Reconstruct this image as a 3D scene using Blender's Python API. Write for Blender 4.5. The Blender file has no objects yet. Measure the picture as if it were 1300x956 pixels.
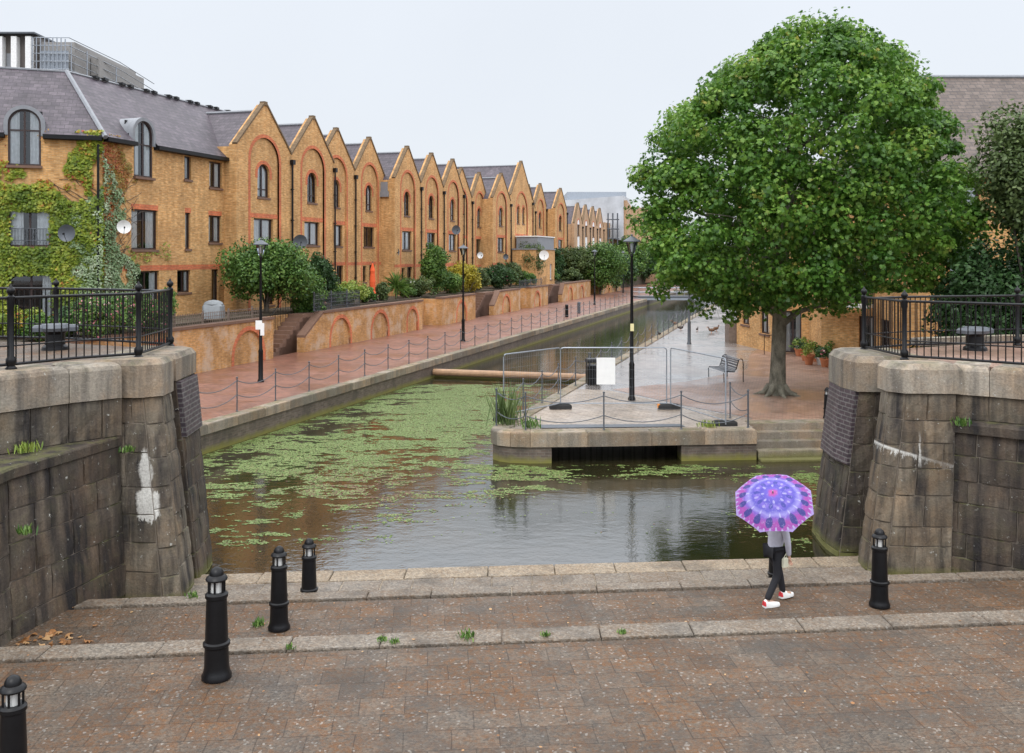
import bpy, math, random
import numpy as np
from mathutils import Vector, Matrix
from mathutils.geometry import tessellate_polygon
random.seed(7); rng = np.random.default_rng(7)
S = bpy.context.scene; COL = S.collection
# ------------------------------------------------------------------ camera, sky, sun, exposure
CH = 5.75                      # eye height above the water (water is z = 0)
cd = bpy.data.cameras.new('camera'); cam = bpy.data.objects.new('camera', cd); COL.objects.link(cam)
cam.location = (0, 0, CH); cam.rotation_euler = (math.radians(90), 0, 0)
cd.sensor_width = 36; cd.lens = 36*1200/1300; cd.shift_y = -153/1300; cd.clip_end = 3000; cd.clip_start = .1
S.camera = cam
W = bpy.data.worlds.new('World'); S.world = W; W.use_nodes = True
nt = W.node_tree; N = nt.nodes; L = nt.links
bg = N['Background']; sky = N.new('ShaderNodeTexSky'); sky.sky_type = 'NISHITA'; sky.sun_disc = False
sky.sun_elevation = math.radians(52); sky.sun_rotation = math.radians(200)
tc = N.new('ShaderNodeTexCoord'); sx = N.new('ShaderNodeSeparateXYZ'); L.new(tc.outputs['Generated'], sx.inputs[0])
rp = N.new('ShaderNodeValToRGB'); L.new(sx.outputs['Z'], rp.inputs[0])      # overcast cloud cover: brighter towards the zenith
e = rp.color_ramp.elements; e[0].position = 0; e[0].color = (8.9, 9.3, 9.9, 1); e[1].position = 1; e[1].color = (29, 29.5, 30, 1)
a = e.new(.262); a.color = (9.1, 9.6, 10.3, 1); a = e.new(.38); a.color = (20, 21, 23, 1); a = e.new(.3); a.color = (14.5, 15.4, 17, 1)
cn = N.new('ShaderNodeTexNoise'); cn.inputs['Scale'].default_value = 2.2; cn.inputs['Detail'].default_value = 5; L.new(tc.outputs['Generated'], cn.inputs['Vector'])
cm = N.new('ShaderNodeMapRange'); L.new(cn.outputs[0], cm.inputs[0]); cm.inputs[3].default_value = .91; cm.inputs[4].default_value = 1.05
vm = N.new('ShaderNodeVectorMath'); vm.operation = 'SCALE'; L.new(rp.outputs[0], vm.inputs[0]); L.new(cm.outputs[0], vm.inputs['Scale'])
mx = N.new('ShaderNodeMixRGB'); mx.inputs[0].default_value = .9; L.new(sky.outputs[0], mx.inputs[1]); L.new(vm.outputs[0], mx.inputs[2])
L.new(mx.outputs[0], bg.inputs[0]); bg.inputs[1].default_value = .1
sd = bpy.data.lights.new('sun', 'SUN'); sd.energy = 1.2; sd.angle = math.radians(25); sd.color = (1, .97, .93)
sun = bpy.data.objects.new('sun', sd); COL.objects.link(sun); sun.rotation_euler = (math.radians(38), math.radians(8), math.radians(-20))
vs = S.view_settings; vs.view_transform = 'Standard'; vs.look = 'None'; vs.exposure = 0.0; vs.gamma = 1
S.render.engine = 'CYCLES'
# ------------------------------------------------------------------ helpers
def gp(px, py, z=.85):         # ground point seen at a photo pixel
    Y = (CH-z)*1200/(py-325); return ((px-650)*Y/1200, Y)
class MB:
    def __init__(s): s.v = []; s.f = []; s.m = []; s.t = []
    def face(s, pts, m=0, t=.5):
        b = len(s.v); s.v += [tuple(p) for p in pts]; s.f.append(tuple(range(b, b+len(pts)))); s.m.append(m); s.t.append(t)
    def idx(s, pts, faces, m=0, t=.5):
        b = len(s.v); s.v += [tuple(p) for p in pts]
        for q in faces: s.f.append(tuple(b+i for i in q)); s.m.append(m); s.t.append(t)
    def box(s, x0, y0, z0, x1, y1, z1, m=0, t=.5, bev=0):
        if bev:
            return s.prism([(x0+bev, y0), (x1-bev, y0), (x1, y0+bev), (x1, y1-bev), (x1-bev, y1), (x0+bev, y1), (x0, y1-bev), (x0, y0+bev)], z0, z1, m, t, bev)
        p = [(x0,y0,z0),(x1,y0,z0),(x1,y1,z0),(x0,y1,z0),(x0,y0,z1),(x1,y0,z1),(x1,y1,z1),(x0,y1,z1)]
        s.idx(p, [(0,3,2,1),(4,5,6,7),(0,1,5,4),(1,2,6,5),(2,3,7,6),(3,0,4,7)], m, t)
    def prism(s, poly, z0, z1, m=0, t=.5, bev=0, top=None):
        n = len(poly); A = sum(poly[i][0]*poly[(i+1)%n][1]-poly[(i+1)%n][0]*poly[i][1] for i in range(n))
        top = top or poly
        if A < 0: poly = poly[::-1]; top = top[::-1]
        cx = sum(p[0] for p in top)/n; cy = sum(p[1] for p in top)/n
        rings = [[(x, y, z0) for x, y in poly]]
        if bev:
            rings.append([(x, y, z1-bev) for x, y in top])
            rings.append([(x+(cx-x)*bev/max(.01, math.hypot(cx-x, cy-y)), y+(cy-y)*bev/max(.01, math.hypot(cx-x, cy-y)), z1) for x, y in top])
        else: rings.append([(x, y, z1) for x, y in top])
        pts = [p for r in rings for p in r]; F = []
        for k in range(len(rings)-1):
            for i in range(n): j = (i+1) % n; F.append((k*n+i, k*n+j, (k+1)*n+j, (k+1)*n+i))
        F.append(tuple(range(n-1, -1, -1))); F.append(tuple((len(rings)-1)*n+i for i in range(n)))
        s.idx(pts, F, m, t)
    def tube(s, pts, r, seg=8, m=0, t=.5, r2=None, cap=True):
        P = [Vector(p) for p in pts]; n = len(P); R = []
        for i in range(n):
            d = (P[min(i+1, n-1)]-P[max(i-1, 0)]).normalized()
            a = d.cross(Vector((0, 0, 1)) if abs(d.z) < .9 else Vector((1, 0, 0))).normalized(); b = d.cross(a)
            q = r[i] if isinstance(r, (list, tuple)) else (r if r2 is None else r+(r2-r)*i/(n-1))
            R += [P[i]+a*math.cos(k*2*math.pi/seg)*q+b*math.sin(k*2*math.pi/seg)*q for k in range(seg)]
        F = []
        for i in range(n-1):
            for k in range(seg): j = (k+1) % seg; F.append((i*seg+k, (i+1)*seg+k, (i+1)*seg+j, i*seg+j))
        if cap: F.append(tuple(range(seg))); F.append(tuple((n-1)*seg+k for k in range(seg-1, -1, -1)))
        s.idx([tuple(p) for p in R], F, m, t)
    def lathe(s, prof, c=(0,0,0), seg=16, m=0, t=.5):
        n = len(prof); pts = []; F = []
        for r, z in prof: pts += [(c[0]+r*math.cos(k*2*math.pi/seg), c[1]+r*math.sin(k*2*math.pi/seg), c[2]+z) for k in range(seg)]
        for i in range(n-1):
            for k in range(seg): j = (k+1) % seg; F.append((i*seg+k, i*seg+j, (i+1)*seg+j, (i+1)*seg+k))
        F.append(tuple(range(seg-1, -1, -1))); F.append(tuple((n-1)*seg+k for k in range(seg)))
        s.idx(pts, F, m, t)
    def ball(s, c, r, seg=12, m=0, t=.5, sc=(1,1,1)):
        pts = []; F = []; h = seg//2
        for i in range(h+1):
            a = math.pi*i/h
            for k in range(seg):
                b = 2*math.pi*k/seg; rr = max(math.sin(a), .001)
                pts.append((c[0]+r*sc[0]*rr*math.cos(b), c[1]+r*sc[1]*rr*math.sin(b), c[2]-r*sc[2]*math.cos(a)))
        for i in range(h):
            for k in range(seg): j = (k+1) % seg; F.append((i*seg+k, i*seg+j, (i+1)*seg+j, (i+1)*seg+k))
        s.idx(pts, F, m, t)
    def plate(s, outer, holes, y0, y1, m=0, t=.5):   # upright plate in the x-z plane, front at y0, back at y1
        loops = [outer]+holes; flat = [p for l in loops for p in l]
        tri = tessellate_polygon([[Vector((p[0], p[1], 0)) for p in l] for l in loops]); n = len(flat)
        pts = [(p[0], y0, p[1]) for p in flat]+[(p[0], y1, p[1]) for p in flat]; F = []
        for a, b, c in tri:
            A = (flat[b][0]-flat[a][0])*(flat[c][1]-flat[a][1])-(flat[c][0]-flat[a][0])*(flat[b][1]-flat[a][1])
            if A < 0: b, c = c, b
            F.append((a, b, c)); F.append((n+a, n+c, n+b))
        o = 0
        for li, l in enumerate(loops):
            k = len(l); A = sum(l[i][0]*l[(i+1)%k][1]-l[(i+1)%k][0]*l[i][1] for i in range(k))
            for i in range(k):
                j = (i+1) % k; q = (o+i, n+o+i, n+o+j, o+j)
                if (A > 0) == (li > 0): q = q[::-1]
                F.append(q)
            o += k
        s.idx(pts, F, m, t)
    def build(s, name, mats, parent=None, loc=(0,0,0), rz=0, smooth=False):
        me = bpy.data.meshes.new(name); me.from_pydata(s.v, [], s.f)
        mats = mats if isinstance(mats, (list, tuple)) else [mats]
        for q in mats: me.materials.append(q)
        if len(mats) > 1: me.polygons.foreach_set('material_index', s.m)
        at = me.attributes.new('tint', 'FLOAT', 'FACE'); at.data.foreach_set('value', s.t)
        if smooth:
            me.polygons.foreach_set('use_smooth', [True]*len(me.polygons))
            me.set_sharp_from_angle(angle=math.radians(40))
        me.update()
        o = bpy.data.objects.new(name, me); COL.objects.link(o); o.location = loc; o.rotation_euler = (0, 0, rz); o.parent = parent
        return o
def tag(o, label=None, cat=None, group=None, kind=None):
    if label: o['label'] = label
    if cat: o['category'] = cat
    if group: o['group'] = group
    if kind: o['kind'] = kind
    return o
def thing(name, label, cat, loc=(0,0,0), rz=0, group=None):
    o = bpy.data.objects.new(name, None); COL.objects.link(o); o.location = loc; o.rotation_euler = (0, 0, rz); o.empty_display_size = .2
    return tag(o, label, cat, group)
KIDS = {}
def dup(o, parent=None, loc=None, rz=None, label=None):
    c = o.copy(); COL.objects.link(c); c.parent = parent
    if loc is not None: c.location = loc
    if rz is not None: c.rotation_euler = (0, 0, rz)
    if label: c['label'] = label
    for ch in [k for k in bpy.data.objects if k.parent == o]: dup(ch, c)
    return c
# ------------------------------------------------------------------ materials
MAT = {}
class NB:
    def __init__(s, name):
        s.m = bpy.data.materials.new(name); s.m.use_nodes = True; s.t = s.m.node_tree; s.p = s.t.nodes['Principled BSDF']; s.c = None
        MAT[name] = s.m
    def n(s, typ, **k):
        q = s.t.nodes.new('ShaderNode'+typ)
        for a, b in k.items(): setattr(q, a, b)
        return q
    def l(s, a, b): s.t.links.new(a, b)
    def coord(s, out='Object'):
        s.c = s.c or s.n('TexCoord'); return s.c.outputs[out]
    def world(s): return s.n('NewGeometry').outputs['Position']
    def sc(s, vec, k): q = s.n('VectorMath', operation='MULTIPLY'); s.l(vec, q.inputs[0]); q.inputs[1].default_value = k; return q.outputs[0]
    def noise(s, vec, scale, detail=4, rough=.6):
        q = s.n('TexNoise'); s.l(vec, q.inputs['Vector']); q.inputs['Scale'].default_value = scale; q.inputs['Detail'].default_value = detail; q.inputs['Roughness'].default_value = rough; return q.outputs[0]
    def ramp(s, f, stops):
        q = s.n('ValToRGB'); s.l(f, q.inputs[0]); e = q.color_ramp.elements
        while len(e) < len(stops): e.new(.5)
        for i, (p, c) in enumerate(stops):
            e[i].position = p; e[i].color = (c, c, c, 1) if isinstance(c, (int, float)) else (*c, 1)
        return q.outputs[0]
    def mix(s, f, a, b, mode='MIX'):
        q = s.n('MixRGB', blend_type=mode)
        for i, x in enumerate((f, a, b)):
            if isinstance(x, (int, float)): q.inputs[i].default_value = x if i == 0 else (x, x, x, 1)
            elif isinstance(x, tuple): q.inputs[i].default_value = (*x, 1)
            else: s.l(x, q.inputs[i])
        return q.outputs[0]
    def math(s, op, a, b=0, clamp=False):
        q = s.n('Math', operation=op); q.use_clamp = clamp
        for i, x in enumerate((a, b)):
            if isinstance(x, (int, float)): q.inputs[i].default_value = x
            else: s.l(x, q.inputs[i])
        return q.outputs[0]
    def attr(s, name='tint'): return s.n('Attribute', attribute_name=name).outputs['Fac']
    def bump(s, h, st=.3, d=.02, prev=None):
        q = s.n('Bump'); s.l(h, q.inputs['Height']); q.inputs['Strength'].default_value = st; q.inputs['Distance'].default_value = d
        if prev: s.l(prev, q.inputs['Normal'])
        s.l(q.outputs[0], s.p.inputs['Normal']); return q.outputs[0]
    def out(s, col=None, rough=None, metal=None, spec=None):
        for k, v in (('Base Color', col), ('Roughness', rough), ('Metallic', metal), ('Specular IOR Level', spec)):
            if v is None: continue
            if isinstance(v, tuple): s.p.inputs[k].default_value = (*v, 1)
            elif isinstance(v, (int, float)): s.p.inputs[k].default_value = v
            else: s.l(v, s.p.inputs[k])
        return s.m
def flat(name, col, rough=.6, metal=0, var=.12, scale=6):
    b = NB(name); n = b.noise(b.coord(), scale, 5); k = b.ramp(n, [(.3, 1-var), (.7, 1+var)])
    return b.out(b.mix(1, col, k, 'MULTIPLY'), rough, metal)
def wallvec(b):                # brick mapping on any upright face of an axis-aligned local frame
    s = b.n('SeparateXYZ'); b.l(b.coord(), s.inputs[0]); n = b.n('SeparateXYZ'); b.l(b.coord('Normal'), n.inputs[0])
    f = b.math('GREATER_THAN', b.math('ABSOLUTE', n.outputs[0]), .7)
    u = b.n('Mix'); b.l(f, u.inputs[0]); b.l(s.outputs[0], u.inputs[2]); b.l(s.outputs[1], u.inputs[3])
    c = b.n('CombineXYZ'); b.l(u.outputs[0], c.inputs[0]); b.l(s.outputs[2], c.inputs[1]); return c.outputs[0]
def brickmat(name, c1, c2, mortar, w=.225, h=.075, ms=.008, stain=None, sat=1, bump=.5, rough=.85, vec=None, tone=(.72, 1.18)):
    b = NB(name); v = vec(b) if vec else wallvec(b)
    q = b.n('TexBrick'); b.l(v, q.inputs['Vector']); q.inputs['Scale'].default_value = 1; q.inputs['Color1'].default_value = (*c1, 1); q.inputs['Color2'].default_value = (*c2, 1)
    q.inputs['Mortar'].default_value = (*mortar, 1); q.inputs['Mortar Size'].default_value = ms; q.inputs['Brick Width'].default_value = w; q.inputs['Row Height'].default_value = h; q.inputs['Bias'].default_value = -.1
    q.inputs['Mortar Smooth'].default_value = .3
    n1 = b.noise(b.coord(), .55, 6, .65); n2 = b.noise(b.sc(v, (4.4, 13, 1)), 1, 2)
    c = b.mix(1, q.outputs[0], b.ramp(n1, [(.3, tone[0]), (.7, tone[1])]), 'MULTIPLY')
    c = b.mix(1, c, b.ramp(n2, [(.28, .72), (.72, 1.22)]), 'MULTIPLY')
    n5 = b.noise(b.sc(b.coord(), (1.6, 1.6, .22)), 1.5, 5, .65); c = b.mix(1, c, b.ramp(n5, [(.36, .8), (.6, 1.06)]), 'MULTIPLY')
    if stain:
        n3 = b.noise(b.coord(), 1.1, 7, .7); c = b.mix(b.ramp(n3, [(.48, 0), (.62, .75)]), c, stain)
    b.bump(q.outputs['Fac'], -bump, .01); return b.out(c, rough)
BRICK = brickmat('yellow_stock_brick', (.54, .27, .085), (.72, .42, .17), (.52, .35, .19), tone=(.74, 1.14))
BRICKF = brickmat('pinkish_far_brick', (.52, .30, .16), (.58, .36, .20), (.5, .38, .27))
REDB = brickmat('red_rubbed_brick', (.60, .14, .055), (.66, .18, .07), (.45, .22, .12), w=.08, h=.11, bump=.2)
GWALL = brickmat('weathered_garden_brick', (.56, .275, .085), (.66, .35, .13), (.45, .30, .16), stain=(.48, .37, .28), tone=(.6, 1.15))
ENGB = brickmat('blue_engineering_brick', (.055, .04, .05), (.08, .055, .065), (.17, .16, .155), w=.23, h=.085, ms=.012, rough=.5)
def slate(name, c1, c2):
    def vec(b):
        s = b.n('SeparateXYZ'); b.l(b.coord(), s.inputs[0]); n = b.n('SeparateXYZ'); b.l(b.coord('Normal'), n.inputs[0])
        f = b.math('GREATER_THAN', b.math('ABSOLUTE', n.outputs[0]), b.math('ABSOLUTE', n.outputs[1]))
        u = b.n('Mix'); b.l(f, u.inputs[0]); b.l(s.outputs[0], u.inputs[2]); b.l(s.outputs[1], u.inputs[3])
        c = b.n('CombineXYZ'); b.l(u.outputs[0], c.inputs[0]); b.l(s.outputs[2], c.inputs[1]); return c.outputs[0]
    return brickmat(name, c1, c2, (.035, .03, .035), w=.34, h=.19, ms=.012, bump=1, rough=.55, vec=vec, tone=(.7, 1.25), stain=None)
SLATE = slate('purple_grey_slate', (.066, .052, .066), (.112, .090, .106))
SLATER = slate('brown_grey_tile', (.10, .072, .058), (.16, .12, .098))
LEAD = flat('lead_flashing', (.22, .23, .25), .5)
COPE = flat('weathered_cap_stone', (.15, .10, .055), .9, var=.35)
FRAME = flat('dark_brown_timber', (.035, .018, .016), .45)
SILL = flat('brown_sill_tile', (.16, .09, .06), .7)
CURT = flat('white_net_curtain', (.8, .8, .79), .9, var=.1)
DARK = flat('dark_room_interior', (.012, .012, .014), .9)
WHITEP = flat('white_paint', (.78, .78, .76), .5, var=.04)
IRON = flat('black_gloss_iron', (.006, .006, .007), .38, var=.3); IRON.node_tree.nodes['Principled BSDF'].inputs['Specular IOR Level'].default_value = .28
GALV = flat('galvanised_steel', (.33, .36, .40), .45, .6)
GREYS = flat('grey_painted_steel', (.10, .11, .125), .5, .3)
RUBB = flat('black_rubber', (.02, .02, .02), .7)
WOODG = flat('grey_timber', (.17, .13, .105), .85, var=.25)
BEAM = flat('tan_wet_timber', (.34, .20, .11), .5, var=.2)
TERRA = flat('terracotta', (.50, .18, .08), .8)
def glassmat(name, tint):
    b = NB(name); fr = b.n('Fresnel'); fr.inputs[0].default_value = 1.5
    tr = b.n('BsdfTransparent'); tr.inputs[0].default_value = (*tint, 1); gl = b.n('BsdfGlossy'); gl.inputs['Roughness'].default_value = .03; gl.inputs[0].default_value = (.9, .95, 1, 1)
    f = b.math('ADD', b.math('MULTIPLY', fr.outputs[0], 1.0), .06, True)
    ms = b.n('MixShader'); b.l(f, ms.inputs[0]); b.l(tr.outputs[0], ms.inputs[1]); b.l(gl.outputs[0], ms.inputs[2])
    b.l(ms.outputs[0], b.t.nodes['Material Output'].inputs[0]); return b.m
PANE = glassmat('window_glass', (.9, .93, .95)); LANT = glassmat('lantern_glass', (.88, .9, .92))
def leafmat(name, stops, rough=.45, trans=.25):
    b = NB(name); c = b.ramp(b.attr(), stops); b.out(c, rough, spec=.35)
    tr = b.n('BsdfTranslucent'); b.l(c, tr.inputs[0]); ms = b.n('MixShader'); ms.inputs[0].default_value = trans
    b.l(b.p.outputs[0], ms.inputs[1]); b.l(tr.outputs[0], ms.inputs[2]); b.l(ms.outputs[0], b.t.nodes['Material Output'].inputs[0]); return b.m
LPLANE = leafmat('plane_leaf', [(0, (.034, .10, .014)), (.45, (.10, .22, .03)), (.85, (.23, .38, .06)), (.985, (.30, .38, .08)), (1, (.45, .26, .05))], .42, .38)
LMID = leafmat('garden_leaf', [(0, (.04, .10, .02)), (.6, (.11, .21, .04)), (1, (.22, .33, .08))])
LDARK = leafmat('dark_leaf', [(0, (.022, .055, .016)), (.7, (.05, .115, .034)), (1, (.10, .18, .06))])
LYEL = leafmat('yellow_leaf', [(0, (.22, .20, .02)), (.6, (.45, .38, .04)), (1, (.62, .52, .08))])
LLIME = leafmat('lime_leaf', [(0, (.13, .20, .03)), (.6, (.27, .36, .06)), (1, (.40, .45, .12))])
LIVY = leafmat('creeper_leaf', [(0, (.09, .15, .02)), (.45, (.22, .29, .03)), (.75, (.42, .43, .06)), (.86, (.45, .22, .04)), (1, (.36, .07, .03))])
LVAR = leafmat('variegated_leaf', [(0, (.13, .22, .08)), (.5, (.28, .38, .20)), (1, (.52, .58, .42))])
LRED = leafmat('turning_creeper_leaf', [(0, (.16, .18, .03)), (.4, (.36, .25, .05)), (.7, (.42, .13, .04)), (1, (.30, .05, .03))])
LOLIVE = leafmat('olive_leaf', [(0, (.05, .08, .025)), (.6, (.10, .15, .045)), (1, (.2, .26, .1))])
PINK = leafmat('rose_petal', [(0, (.45, .10, .14)), (.6, (.65, .22, .28)), (1, (.8, .55, .55))])
def barkmat(name, c1, c2):
    b = NB(name); n = b.noise(b.sc(b.coord(), (1, 1, .4)), 5, 6); v = b.noise(b.coord(), 22, 3)
    b.bump(v, .6, .03); return b.out(b.mix(1, b.ramp(n, [(.38, c1), (.62, c2)]), b.ramp(v, [(.3, .75), (.7, 1.15)]), 'MULTIPLY'), .85)
BARK = barkmat('plane_bark', (.09, .085, .06), (.24, .22, .165)); TWIG = barkmat('brown_bark', (.05, .04, .03), (.12, .10, .08))
# old lock stone: tint per block, streaks, moss, lime specks
def stonemat(name, base, dark, streak=.5, moss=.35, lime=None):
    b = NB(name); co = b.world(); t = b.attr()
    n1 = b.noise(co, .9, 7, .65); n2 = b.noise(b.sc(co, (3.2, 3.2, .35)), 1.2, 5, .6); n3 = b.noise(co, 28, 4, .7); n4 = b.noise(co, 2.6, 8, .7)
    c = b.mix(b.ramp(t, [(0, 0), (1, 1)]), tuple(x*.68 for x in base), tuple(x*1.2 for x in base))
    c = b.mix(b.ramp(n1, [(.42, 0), (.62, 1)]), c, b.mix(1, c, (1.12, .93, .76), 'MULTIPLY'))
    c = b.mix(b.ramp(n2, [(.5-.12*streak, 0), (.64, min(1, streak))]), c, dark)
    z = b.n('SeparateXYZ'); b.l(b.n('NewGeometry').outputs['Normal'], z.inputs[0])
    up = b.math('MULTIPLY', b.math('MAXIMUM', z.outputs[2], .12), b.ramp(n4, [(.48, 0), (.58, 1)]), True)
    c = b.mix(b.math('MULTIPLY', up, moss), c, (.10, .10, .03))
    sp = b.noise(co, 9, 5, .75); c = b.mix(b.ramp(sp, [(.645, 0), (.68, .8)]), c, (.45, .45, .41))
    pz = b.n('SeparateXYZ'); b.l(co, pz.inputs[0])
    wet = b.ramp(b.math('ADD', pz.outputs[2], b.math('MULTIPLY', n4, .3)), [(.22, 1), (.42, 0)])
    c = b.mix(b.math('MULTIPLY', wet, .75), c, (.13, .13, .025))
    c = b.mix(1, c, b.ramp(n3, [(.3, .74), (.7, 1.2)]), 'MULTIPLY')
    if lime:
        X_, Z_ = pz.outputs[0], pz.outputs[2]; ng = b.math('SUBTRACT', b.noise(co, 7, 6, .7), .5); nd = b.math('SUBTRACT', b.noise(b.sc(co, (1, 1, .22)), 26, 4, .7), .5); fn = b.noise(co, 34, 5, .8)
        def band(f, lo, hi, s): return b.math('MULTIPLY', b.ramp(f, [(max(0, (lo-s)), 0), (lo+s, 1)]), b.ramp(f, [(hi-s, 1), (min(1, hi+s), 0)]))
        if lime == 'left':
            z4 = b.math('DIVIDE', b.math('ADD', Z_, b.math('MULTIPLY', nd, .30)), 4)
            w = b.ramp(z4, [(.34, 0), (.365, .20), (.46, .19), (.475, .09), (.56, .13), (.62, .06), (.66, 0)]); xc = b.math('ADD', b.math('ADD', X_, 6.03), b.math('MULTIPLY', b.math('SUBTRACT', Z_, 2), .1))
            d = b.math('ABSOLUTE', b.math('ADD', xc, b.math('MULTIPLY', ng, .14))); mk = b.math('MULTIPLY', b.math('SUBTRACT', w, d), 22, True)
        else:
            zz = b.math('SUBTRACT', b.math('ADD', Z_, b.math('MULTIPLY', b.math('SUBTRACT', X_, 6.6), .27)), 2.36)     # 0 on the bleeding joint
            dr = b.math('ADD', .055, b.math('MULTIPLY', b.math('MAXIMUM', nd, 0), .8)); below = b.math('MULTIPLY', b.math('ADD', zz, dr), 22, True); above = b.math('MULTIPLY', b.math('SUBTRACT', .025, zz), 40, True)
            mk = b.math('MULTIPLY', b.math('MULTIPLY', below, above), b.ramp(b.math('DIVIDE', X_, 10), [(.70, 1), (.745, .25)]))
            v = b.math('ABSOLUTE', b.math('ADD', b.math('SUBTRACT', X_, 7.27), b.math('MULTIPLY', ng, .10))); vk = b.math('MULTIPLY', b.math('MULTIPLY', b.math('SUBTRACT', .028, v), 45, True), b.ramp(b.math('DIVIDE', Z_, 4), [(.49, 0), (.53, .9), (.60, .7), (.66, 0)]))
            mk = b.math('MAXIMUM', mk, vk)
        mk = b.math('MULTIPLY', mk, b.ramp(fn, [(.3, .45), (.55, .95)])); c = b.mix(mk, c, (.58, .57, .53))
    b1 = b.bump(n3, .55, .02); b.bump(n4, .5, .06, b1)
    return b.out(c, .82)
STONE = stonemat('lock_stone', (.185, .155, .115), (.022, .018, .017), 1.15)
LIMEL = stonemat('lime_stained_stone', (.185, .155, .115), (.022, .018, .017), 1.15, lime='left'); LIMER = stonemat('lime_bled_stone', (.185, .155, .115), (.022, .018, .017), 1.15, lime='right')
STONED = stonemat('dark_lock_stone', (.115, .09, .066), (.012, .009, .009), 1.5, .7)
STONEL = stonemat('pale_cap_granite', (.33, .29, .235), (.085, .075, .065), .8, .45)
MORT = flat('old_mortar', (.15, .125, .10), .95, var=.3)
QSTONE = stonemat('quay_coping_stone', (.27, .23, .18), (.10, .09, .075), .5, .6)
LIME = flat('white_lime_crust', (.60, .60, .57), .9, var=.15, scale=20)
def aggregate(name, base, moss, amt, wet=.5, setts=False):
    b = NB(name); co = b.world()
    if setts:
        rv = b.n('VectorRotate', rotation_type='Z_AXIS'); b.l(co, rv.inputs['Vector']); rv.inputs['Angle'].default_value = -.088
        wv = b.n('VectorMath', operation='ADD'); b.l(rv.outputs[0], wv.inputs[0]); nn = b.n('TexNoise'); b.l(co, nn.inputs['Vector']); nn.inputs['Scale'].default_value = 3; b.l(b.sc(nn.outputs['Color'], (.03, .03, 0)), wv.inputs[1])
        jq = b.n('TexBrick'); b.l(wv.outputs[0], jq.inputs['Vector']); jq.inputs['Scale'].default_value = 1; jq.inputs['Brick Width'].default_value = .5; jq.inputs['Row Height'].default_value = .40; jq.inputs['Mortar Size'].default_value = .009; jq.inputs['Mortar Smooth'].default_value = .6
        jq.inputs['Color1'].default_value = (.78, .79, .8, 1); jq.inputs['Color2'].default_value = (1.16, 1.14, 1.12, 1); jq.inputs['Mortar'].default_value = (.5, .45, .38, 1)
    s1 = b.n('TexVoronoi'); b.l(co, s1.inputs['Vector']); s1.inputs['Scale'].default_value = 38
    sep = b.n('SeparateColor'); b.l(s1.outputs['Color'], sep.inputs[0])
    n1 = b.noise(co, .9, 9, .75); n2 = b.noise(co, 13, 6, .8); n3 = b.noise(co, 60, 3, .7)
    c = b.mix(b.ramp(sep.outputs[0], [(.1, 0), (.9, 1)]), tuple(x*.62 for x in base), tuple(x*1.38 for x in base))
    c = b.mix(b.math('MULTIPLY', b.ramp(n1, [(.36, 0), (.56, 1)]), b.ramp(n2, [(.42, .05), (.58, amt)])), c, b.mix(1, moss, b.ramp(n3, [(.3, .5), (.7, 1.7)]), 'MULTIPLY'))
    c = b.mix(b.ramp(sep.outputs[1], [(.96, 0), (.98, .45)]), c, (.36, .34, .31))
    c = b.mix(b.ramp(b.noise(co, 1.3, 4), [(.5, 0), (.68, .6)]), c, (.05, .042, .034))
    if setts: c = b.mix(1, c, jq.outputs[0], 'MULTIPLY')
    b.bump(b.math('ADD', s1.outputs['Distance'], b.math('MULTIPLY', n2, .6)), .6, .012)
    return b.out(c, b.ramp(n1, [(.35, wet), (.65, wet+.3)]))
AGG = aggregate('mossy_aggregate', (.088, .068, .049), (.108, .048, .015), 1.0, setts=True)
AGGC = aggregate('pale_step_concrete', (.175, .148, .117), (.12, .07, .035), .7)
AGGG = aggregate('pale_quay_slab', (.255, .205, .145), (.15, .09, .045), .6)
def paver(name, c1, c2, mort, w, h, rot, wet, puddle, cw=.7):
    def vec(b):
        q = b.n('VectorRotate', rotation_type='Z_AXIS'); b.l(b.world(), q.inputs['Vector']); q.inputs['Angle'].default_value = rot; return q.outputs[0]
    m = brickmat(name, c1, c2, mort, w=w, h=h, ms=.012, bump=.25, vec=vec, tone=(.75, 1.2)); b = NB.__new__(NB); b.t = m.node_tree; b.p = b.t.nodes['Principled BSDF']; b.c = None; b.m = m
    n = b.noise(b.world(), .35, 5, .6); r = b.ramp(n, [(.42, wet), (.58, wet+puddle)]); b.l(r, b.p.inputs['Roughness'])
    b.l(b.ramp(n, [(.4, cw), (.6, cw*.35)]), b.p.inputs['Coat Weight']); b.p.inputs['Coat Roughness'].default_value = .2; b.p.inputs['Coat IOR'].default_value = 1.4
    return m
UA = math.atan(.3017)
PREDL = paver('wet_red_pavers', (.21, .080, .050), (.27, .115, .072), (.17, .10, .075), .22, .11, UA, .34, .3, .35)
PGREY = paver('wet_grey_setts', (.27, .24, .225), (.34, .305, .28), (.17, .15, .14), .22, .11, UA, .2, .2)
PPINK = paver('wet_pink_brown_pavers', (.30, .17, .12), (.38, .235, .17), (.17, .12, .09), .22, .11, UA, .3, .3, .4)
PTAN = paver('ribbed_tan_pavers', (.33, .27, .215), (.40, .33, .27), (.10, .08, .065), .5, .13, math.radians(45), .45, .3, .15)
EARTH = flat('earth', (.07, .055, .035), .95, var=.4, scale=2)
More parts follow.
